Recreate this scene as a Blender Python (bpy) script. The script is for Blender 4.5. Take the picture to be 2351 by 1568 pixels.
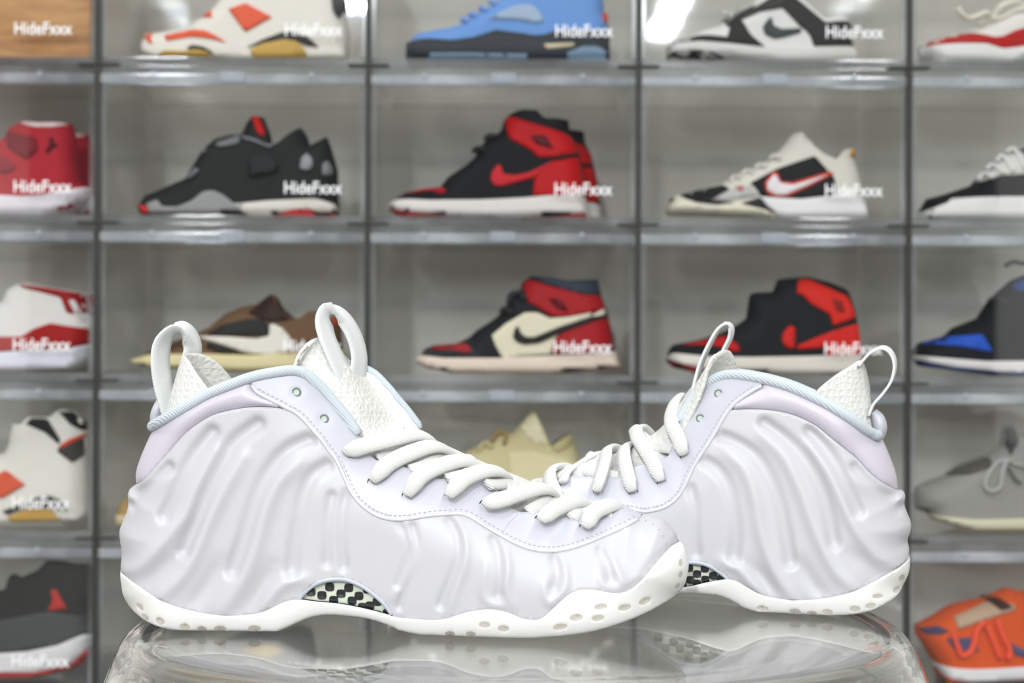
import bpy, bmesh, math, random
import numpy as np
from mathutils import Vector, Matrix
from mathutils.geometry import delaunay_2d_cdt
scene = bpy.context.scene
for o in list(bpy.data.objects): bpy.data.objects.remove(o)
C = scene.collection
random.seed(7)

# ------------------------------------------------------------------ camera
CAM_Z = 0.686            # camera height
ROLL = math.radians(0.27)
cam_data = bpy.data.cameras.new('camera')
cam_data.sensor_width = 36.0; cam_data.lens = 50.0
cam_data.clip_start = 0.05; cam_data.clip_end = 50
cam_data.dof.use_dof = True; cam_data.dof.focus_distance = 0.775; cam_data.dof.aperture_fstop = 10.0
cam = bpy.data.objects.new('camera', cam_data); C.objects.link(cam)
cr_, sr_ = math.cos(ROLL), math.sin(ROLL)
cam.matrix_world = Matrix(((cr_, -sr_, 0, 0), (0, 0, -1, 0), (sr_, cr_, 0, CAM_Z), (0, 0, 0, 1)))
scene.camera = cam

# ------------------------------------------------------------------ world, lamps, exposure
world = bpy.data.worlds.new('room_ambient'); scene.world = world; world.use_nodes = True
world.node_tree.nodes['Background'].inputs[0].default_value = (0.93, 0.95, 1.0, 1)
world.node_tree.nodes['Background'].inputs[1].default_value = 0.07
def area_lamp(name, loc, target, sx, sy, watts, col=(1, 1, 1)):
    d = bpy.data.lights.new(name, 'AREA'); d.shape = 'RECTANGLE'; d.size = sx; d.size_y = sy; d.energy = watts; d.color = col
    o = bpy.data.objects.new(name, d); C.objects.link(o); o.location = loc
    o.rotation_euler = (Vector(target) - Vector(loc)).to_track_quat('-Z', 'Y').to_euler()
    return o
for lx, ly, lw in ((-0.95, 0.75, 14), (0.95, 0.75, 11), (-0.95, -1.2, 15), (0.95, -1.2, 13), (-0.95, -2.8, 18), (0.95, -2.8, 14), (-0.97, -3.9, 180), (0.97, -4.6, 122)):
    area_lamp('ceiling_strip_lamp', (lx, ly, 2.72), (lx, ly, 0), 0.14, 1.1, lw, (0.945, 0.97, 1.0))
scene.view_settings.view_transform = 'Standard'; scene.view_settings.look = 'None'
scene.view_settings.exposure = 0.66; scene.view_settings.gamma = 1.0; scene.view_settings.use_curve_mapping = False
scene.cycles.transparent_max_bounces = 48
scene.cycles.max_bounces = 10; scene.cycles.transmission_bounces = 10

# ------------------------------------------------------------------ materials
def lin(c):
    return tuple(((v/255)/12.92 if v/255 <= .04045 else ((v/255+.055)/1.055)**2.4) for v in c) + (1.0,)
MATS = {}
def plain(name, rgb, rough=.5, spec=.5, bump=None, sub=0., coat=0., vary=0.):
    key = (name, rgb, rough)
    if key in MATS: return MATS[key]
    m = bpy.data.materials.new(name); m.use_nodes = True; nt = m.node_tree; b = nt.nodes['Principled BSDF']
    b.inputs['Base Color'].default_value = lin(rgb); b.inputs['Roughness'].default_value = rough
    b.inputs['Specular IOR Level'].default_value = spec
    if coat: b.inputs['Coat Weight'].default_value = coat; b.inputs['Coat Roughness'].default_value = .1
    if sub:
        b.inputs['Subsurface Weight'].default_value = sub; b.inputs['Subsurface Radius'].default_value = (1, .9, .75); b.inputs['Subsurface Scale'].default_value = .006
    if bump or vary:
        tc = nt.nodes.new('ShaderNodeTexCoord')
    if vary:
        n = nt.nodes.new('ShaderNodeTexNoise'); n.inputs['Scale'].default_value = 60; n.inputs['Detail'].default_value = 4
        mx = nt.nodes.new('ShaderNodeMix'); mx.data_type = 'RGBA'; mx.blend_type = 'MULTIPLY'; mx.inputs[0].default_value = vary
        mx.inputs[6].default_value = lin(rgb); nt.links.new(tc.outputs['Object'], n.inputs['Vector']); nt.links.new(n.outputs['Color'], mx.inputs[7]); nt.links.new(mx.outputs[2], b.inputs['Base Color'])
    if bump:
        kind, scale, strength, dist = bump
        bp = nt.nodes.new('ShaderNodeBump'); bp.inputs['Strength'].default_value = strength; bp.inputs['Distance'].default_value = dist
        if kind == 'noise':
            t = nt.nodes.new('ShaderNodeTexNoise'); t.inputs['Scale'].default_value = scale; t.inputs['Detail'].default_value = 3; out = t.outputs['Fac']
        elif kind == 'voronoi':
            t = nt.nodes.new('ShaderNodeTexVoronoi'); t.feature = 'DISTANCE_TO_EDGE'; t.inputs['Scale'].default_value = scale; t.inputs['Randomness'].default_value = .55; out = t.outputs['Distance']; bp.invert = True
        else:
            t = nt.nodes.new('ShaderNodeTexWave'); t.wave_type = 'BANDS'; t.bands_direction = 'DIAGONAL'; t.inputs['Scale'].default_value = scale; t.inputs['Distortion'].default_value = 1.5; out = t.outputs['Fac']
        nt.links.new(tc.outputs['Object'], t.inputs['Vector']); nt.links.new(out, bp.inputs['Height']); nt.links.new(bp.outputs['Normal'], b.inputs['Normal'])
    MATS[key] = m
    return m
def clear_plastic(name, tint, gloss_rough, haze, ior=1.49):
    """thin clear plastic sheet: lets light straight through, mirrors by Fresnel, with a little surface haze"""
    m = bpy.data.materials.new(name); m.use_nodes = True; nt = m.node_tree; nt.nodes.clear()
    out = nt.nodes.new('ShaderNodeOutputMaterial'); tr = nt.nodes.new('ShaderNodeBsdfTransparent'); tr.inputs[0].default_value = lin(tint)
    gl = nt.nodes.new('ShaderNodeBsdfGlossy'); gl.inputs['Roughness'].default_value = gloss_rough; gl.inputs[0].default_value = (1, 1, 1, 1)
    df = nt.nodes.new('ShaderNodeBsdfDiffuse'); df.inputs[0].default_value = (.85, .87, .9, 1)
    fr = nt.nodes.new('ShaderNodeFresnel')
    ge = nt.nodes.new('ShaderNodeNewGeometry'); io = nt.nodes.new('ShaderNodeMapRange')      # same reflectance entering and leaving the sheet
    io.inputs[3].default_value = ior; io.inputs[4].default_value = 1/ior; nt.links.new(ge.outputs['Backfacing'], io.inputs[0]); nt.links.new(io.outputs[0], fr.inputs[0])
    m1 = nt.nodes.new('ShaderNodeMixShader'); m1.inputs[0].default_value = haze
    if haze:
        tc = nt.nodes.new('ShaderNodeTexCoord'); n = nt.nodes.new('ShaderNodeTexNoise'); n.inputs['Scale'].default_value = 9; n.inputs['Detail'].default_value = 3
        mr = nt.nodes.new('ShaderNodeMapRange'); mr.inputs[1].default_value = .35; mr.inputs[2].default_value = .75; mr.inputs[3].default_value = haze*.4; mr.inputs[4].default_value = haze*1.8
        nt.links.new(tc.outputs['Object'], n.inputs['Vector']); nt.links.new(n.outputs['Fac'], mr.inputs[0]); nt.links.new(mr.outputs[0], m1.inputs[0])
    m2 = nt.nodes.new('ShaderNodeMixShader')
    nt.links.new(tr.outputs[0], m1.inputs[1]); nt.links.new(df.outputs[0], m1.inputs[2])
    nt.links.new(fr.outputs[0], m2.inputs[0]); nt.links.new(m1.outputs[0], m2.inputs[1]); nt.links.new(gl.outputs[0], m2.inputs[2])
    nt.links.new(m2.outputs[0], out.inputs[0])
    return m

# ------------------------------------------------------------------ object helpers
def obj(name, me, mat=None, parent=None):
    o = bpy.data.objects.new(name, me); C.objects.link(o)
    if mat is not None and not me.materials: me.materials.append(mat)
    if parent is not None: o.parent = parent
    return o
def tag(o, label=None, cat=None, group=None, kind=None):
    for k, v in (('label', label), ('category', cat), ('group', group), ('kind', kind)):
        if v: o[k] = v
    return o
def empty(name, loc, rz=0.):
    o = bpy.data.objects.new(name, None); C.objects.link(o); o.location = loc; o.rotation_euler = (0, 0, rz); o.empty_display_size = .02
    return o
def mesh(name, verts, faces, smooth=True):
    me = bpy.data.meshes.new(name); me.from_pydata([tuple(map(float, v)) for v in verts], [], [tuple(map(int, f)) for f in faces]); me.update()
    if smooth: me.polygons.foreach_set('use_smooth', [True]*len(me.polygons))
    return me
def boxes_mesh(name, boxes, bevel=0.):
    bm = bmesh.new()
    for (x0, x1, y0, y1, z0, z1) in boxes:
        r = bmesh.ops.create_cube(bm, size=1.0)
        bmesh.ops.scale(bm, vec=(x1-x0, y1-y0, z1-z0), verts=r['verts']); bmesh.ops.translate(bm, vec=((x0+x1)/2, (y0+y1)/2, (z0+z1)/2), verts=r['verts'])
    if bevel: bmesh.ops.bevel(bm, geom=list(bm.edges), offset=bevel, segments=2, profile=.5, affect='EDGES')
    me = bpy.data.meshes.new(name); bm.to_mesh(me); bm.free()
    return me
def weld(me, dist=2e-5):
    bm = bmesh.new(); bm.from_mesh(me); bmesh.ops.remove_doubles(bm, verts=bm.verts, dist=dist)
    bmesh.ops.recalc_face_normals(bm, faces=bm.faces); bm.to_mesh(me); bm.free()
    me.polygons.foreach_set('use_smooth', [True]*len(me.polygons)); return me
def sweep(name, pts, a, b, axis=None, seg=10, closed=False, step=.0015, caps=True, prof=None):
    """sweep an oval (half width a along the width axis, half thickness b) along a smooth 3-D curve"""
    P = smooth_curve(pts, step); n = len(P)
    T = np.gradient(P, axis=0); T /= np.linalg.norm(T, axis=1)[:, None]+1e-12
    V, Fc = [], []
    ref = np.array(axis if axis is not None else (0, 1, 0), float); prev = None
    for i in range(n):
        if axis is not None: u = ref-(ref@T[i])*T[i]
        else: u = (prev if prev is not None else ref); u = u-(u@T[i])*T[i]
        if np.linalg.norm(u) < 1e-6: u = np.cross(T[i], (0, 0, 1))
        u /= np.linalg.norm(u); prev = u; v = np.cross(T[i], u)
        k = 1.0
        if prof is not None: k = prof(i/(n-1))
        for j in range(seg):
            t = 2*math.pi*j/seg; V.append(P[i]+u*a*k*math.cos(t)+v*b*k*math.sin(t))
    for i in range(n-1):
        for j in range(seg):
            Fc.append((i*seg+j, i*seg+(j+1) % seg, (i+1)*seg+(j+1) % seg, (i+1)*seg+j))
    if caps: Fc.append(tuple(range(seg-1, -1, -1))); Fc.append(tuple((n-1)*seg+j for j in range(seg)))
    return mesh(name, V, Fc)
def ribbon(name, pts, width, thick, axis, step=.0015):
    """flat woven ribbon with rounded rectangular section"""
    P = smooth_curve(pts, step); n = len(P); T = np.gradient(P, axis=0); T /= np.linalg.norm(T, axis=1)[:, None]
    sec = [(-1, -.5), (-.96, -1), (-.5, -1), (0, -1), (.5, -1), (.96, -1), (1, -.5), (1, .5), (.96, 1), (.5, 1), (0, 1), (-.5, 1), (-.96, 1), (-1, .5)]
    V, Fc = [], []; s = len(sec)
    for i in range(n):
        u = np.array(axis, float); u = u-(u@T[i])*T[i]; u /= np.linalg.norm(u); v = np.cross(T[i], u)
        for p, q in sec: V.append(P[i]+u*p*width/2+v*q*thick/2)
    for i in range(n-1):
        for j in range(s): Fc.append((i*s+j, i*s+(j+1) % s, (i+1)*s+(j+1) % s, (i+1)*s+j))
    Fc.append(tuple(range(s-1, -1, -1))); Fc.append(tuple((n-1)*s+j for j in range(s)))
    return mesh(name, V, Fc)
def triangulate(outline, step, inner=(), rings=()):
    """conforming triangulation of a closed side-view outline, with constraint curves `inner` and extra points"""
    B = resample(list(map(tuple, outline))+[tuple(outline[0])], step)[:-1]
    pts = [tuple(p) for p in B]; edges = [(i, (i+1) % len(B)) for i in range(len(B))]
    cons = [B]
    for c, closed in inner:
        c = np.asarray(c); k = len(pts); pts += [tuple(p) for p in c]; edges += [(k+i, k+i+1) for i in range(len(c)-1)]
        if closed: edges.append((k+len(c)-1, k))
        cons.append(c)
    x0, z0 = B.min(0); x1, z1 = B.max(0); h = step*.87
    g = [(x0+(i+.5*(j % 2))*step, z0+j*h) for j in range(int((z1-z0)/h)+2) for i in range(int((x1-x0)/step)+2)]
    g = np.array(g); g = g[in_poly(g, B)]
    ok = poly_dist(g, np.vstack([B, B[:1]])) > step*.55
    for c, closed in inner: ok &= poly_dist(g, c) > step*.5
    g = g[ok]
    extra = [r for r in rings if len(r)]
    if extra:
        ex = np.vstack(extra); ex = ex[in_poly(ex, B)]
        dB = poly_dist(ex, np.vstack([B, B[:1]])); ex = ex[dB > 1e-4]
        pts += [tuple(p) for p in ex]
    pts += [tuple(p) for p in g]
    r = delaunay_2d_cdt([Vector(p) for p in pts], edges, [], 0, 1e-6)
    V = np.array([tuple(v) for v in r[0]]); T = np.array([tuple(f) for f in r[2] if len(f) == 3])
    cen = V[T].mean(1); T = T[in_poly(cen, B)]
    a, b, c = V[T[:, 0]], V[T[:, 1]], V[T[:, 2]]
    ar = (b[:, 0]-a[:, 0])*(c[:, 1]-a[:, 1])-(b[:, 1]-a[:, 1])*(c[:, 0]-a[:, 0])
    T = T[np.abs(ar) > 1e-12]
    return V, T
def boundary_edges(T):
    cnt = {}
    for f in T:
        for i in range(3):
            e = (int(f[i]), int(f[(i+1) % 3])); k = (min(e), max(e)); cnt.setdefault(k, []).append(e)
    return [v[0] for v in cnt.values() if len(v) == 1]
def shell(name, V, T, y, skirt=.003, far_shift=None, sides=(-1, 1)):
    """both flanks of a shoe part: side-view triangles lifted to -y (towards the viewer) and +y, edges turned inwards"""
    used = np.unique(T); mp = -np.ones(len(V), int); mp[used] = np.arange(len(used)); V = V[used]; y = y[used]; T = mp[T]
    be = boundary_edges(T); allv, allf = [], []
    for s in sides:
        base = len(allv); X = V[:, 0].copy()
        if s > 0 and far_shift is not None: X = X+far_shift(V)
        allv += [(X[i], s*y[i], V[i, 1]) for i in range(len(V))]
        allf += [tuple(base+f if s > 0 else base+f[::-1]) for f in T]
        if skirt:
            bv = sorted({i for e in be for i in e}); k = {}
            for i in bv:
                k[i] = len(allv); allv.append((X[i], s*max(y[i]-skirt, 0), V[i, 1]))
            for a, b in be:
                if y[a] < 1e-5 and y[b] < 1e-5: continue
                allf.append((base+a, base+b, k[b], k[a]))
    return weld(mesh(name, allv, allf), 1e-5)

# ------------------------------------------------------------------ shape helpers
def poly_dist(P, poly):
    """distance of points P (n,2) to a polyline"""
    P=np.asarray(P,float); A=np.asarray(poly,float)
    best=np.full(len(P),1e9)
    for i in range(len(A)-1):
        a,b=A[i],A[i+1]; ab=b-a; L=float(ab@ab)
        if L<1e-14: continue
        t=np.clip(((P-a)@ab)/L,0,1)
        best=np.minimum(best,np.hypot(*(P-(a+t[:,None]*ab)).T))
    return best
def poly_near(P, poly):
    """distance to a polyline and the fraction of its length at the nearest point"""
    P=np.asarray(P,float); A=np.asarray(poly,float); L=np.r_[0,np.cumsum(np.linalg.norm(np.diff(A,axis=0),axis=1))]
    best=np.full(len(P),1e9); tt=np.zeros(len(P))
    for i in range(len(A)-1):
        a,b=A[i],A[i+1]; ab=b-a; l=float(ab@ab)
        if l<1e-14: continue
        t=np.clip(((P-a)@ab)/l,0,1); d=np.hypot(*(P-(a+t[:,None]*ab)).T); m=d<best
        best[m]=d[m]; tt[m]=((L[i]+t*(L[i+1]-L[i]))/L[-1])[m]
    return best,tt
def in_poly(P, poly):
    P=np.asarray(P,float); A=np.asarray(poly,float); x,z=P[:,0],P[:,1]; r=np.zeros(len(P),bool)
    j=len(A)-1
    for i in range(len(A)):
        xi,zi=A[i]; xj,zj=A[j]
        c=((zi>z)!=(zj>z))
        if abs(zj-zi)>1e-12: r^=c&(x<(xj-xi)*(z-zi)/(zj-zi)+xi)
        j=i
    return r
def resample(poly, step):
    A=np.asarray(poly,float); d=np.r_[0,np.cumsum(np.linalg.norm(np.diff(A,axis=0),axis=1))]
    keep=np.r_[True,np.diff(d)>1e-7]; A,d=A[keep],d[keep]
    n=max(2,int(math.ceil(d[-1]/step))+1); t=np.linspace(0,d[-1],n)
    return np.stack([np.interp(t,d,A[:,k]) for k in range(A.shape[1])],1)
def smooth_curve(poly, step):
    """Catmull-Rom through the points, resampled"""
    A=np.asarray(poly,float)
    if len(A)<3: return resample(A,step)
    Q=np.vstack([2*A[0]-A[1],A,2*A[-1]-A[-2]]); out=[]
    for i in range(1,len(Q)-2):
        p0,p1,p2,p3=Q[i-1],Q[i],Q[i+1],Q[i+2]
        for t in np.linspace(0,1,7)[:-1]:
            out.append(.5*((2*p1)+(-p0+p2)*t+(2*p0-5*p1+4*p2-p3)*t*t+(-p0+3*p1-3*p2+p3)*t**3))
    out.append(Q[-2]); return resample(np.array(out),step)
def hero_width(H):
    """half width (m) of a hero sneaker at side-view points: plan table times rounding towards heel, toe, crest and sole"""
    x0=H['heel'][0][0]; x1=H['soletoe'][0][0]
    closers=[(smooth_curve(H['heel'],.0015),.032),(smooth_curve(H['cheel'],.0015),.030),(smooth_curve(H['toe'],.0015),.046),(resample(H['crest'],.002),.050),
             (smooth_curve(H['soleheel'],.0015),.032),(smooth_curve(H['soletoe'],.0015),.046)]
    bot=smooth_curve(list(H['soleheel'][-1:])+list(H['bottom'])+list(H['soletoe'][:1]),.0015); bot[:,1]=np.maximum(bot[:,1],0)
    def w(P):
        P=np.asarray(P,float)
        s=np.clip((P[:,0]-x0)/(x1-x0),0,1)
        W=np.interp(s,[0,.12,.28,.42,.55,.7,.82,.92,1],[.034,.037,.0365,.036,.040,.0465,.047,.044,.040])
        W=W*(1-.26*np.clip(P[:,1]/.14,0,1)**1.4)
        e=np.zeros(len(P))
        for poly,R in closers: e=np.maximum(e,np.maximum(0,1-np.maximum(poly_dist(P,poly)-6e-5,0)/R)**2)
        d=poly_dist(P,bot)
        W=W*(1-.16*np.exp(-d/.006))
        eb=np.maximum(0,1-np.maximum(d-6e-5,0)/.0025)**2
        return W*np.sqrt(np.clip((1-e)*(1-eb),0,1))
    return w

WALL1, WALL2, RIB = (218, 216, 209), (238, 236, 232), 1.2
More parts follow.
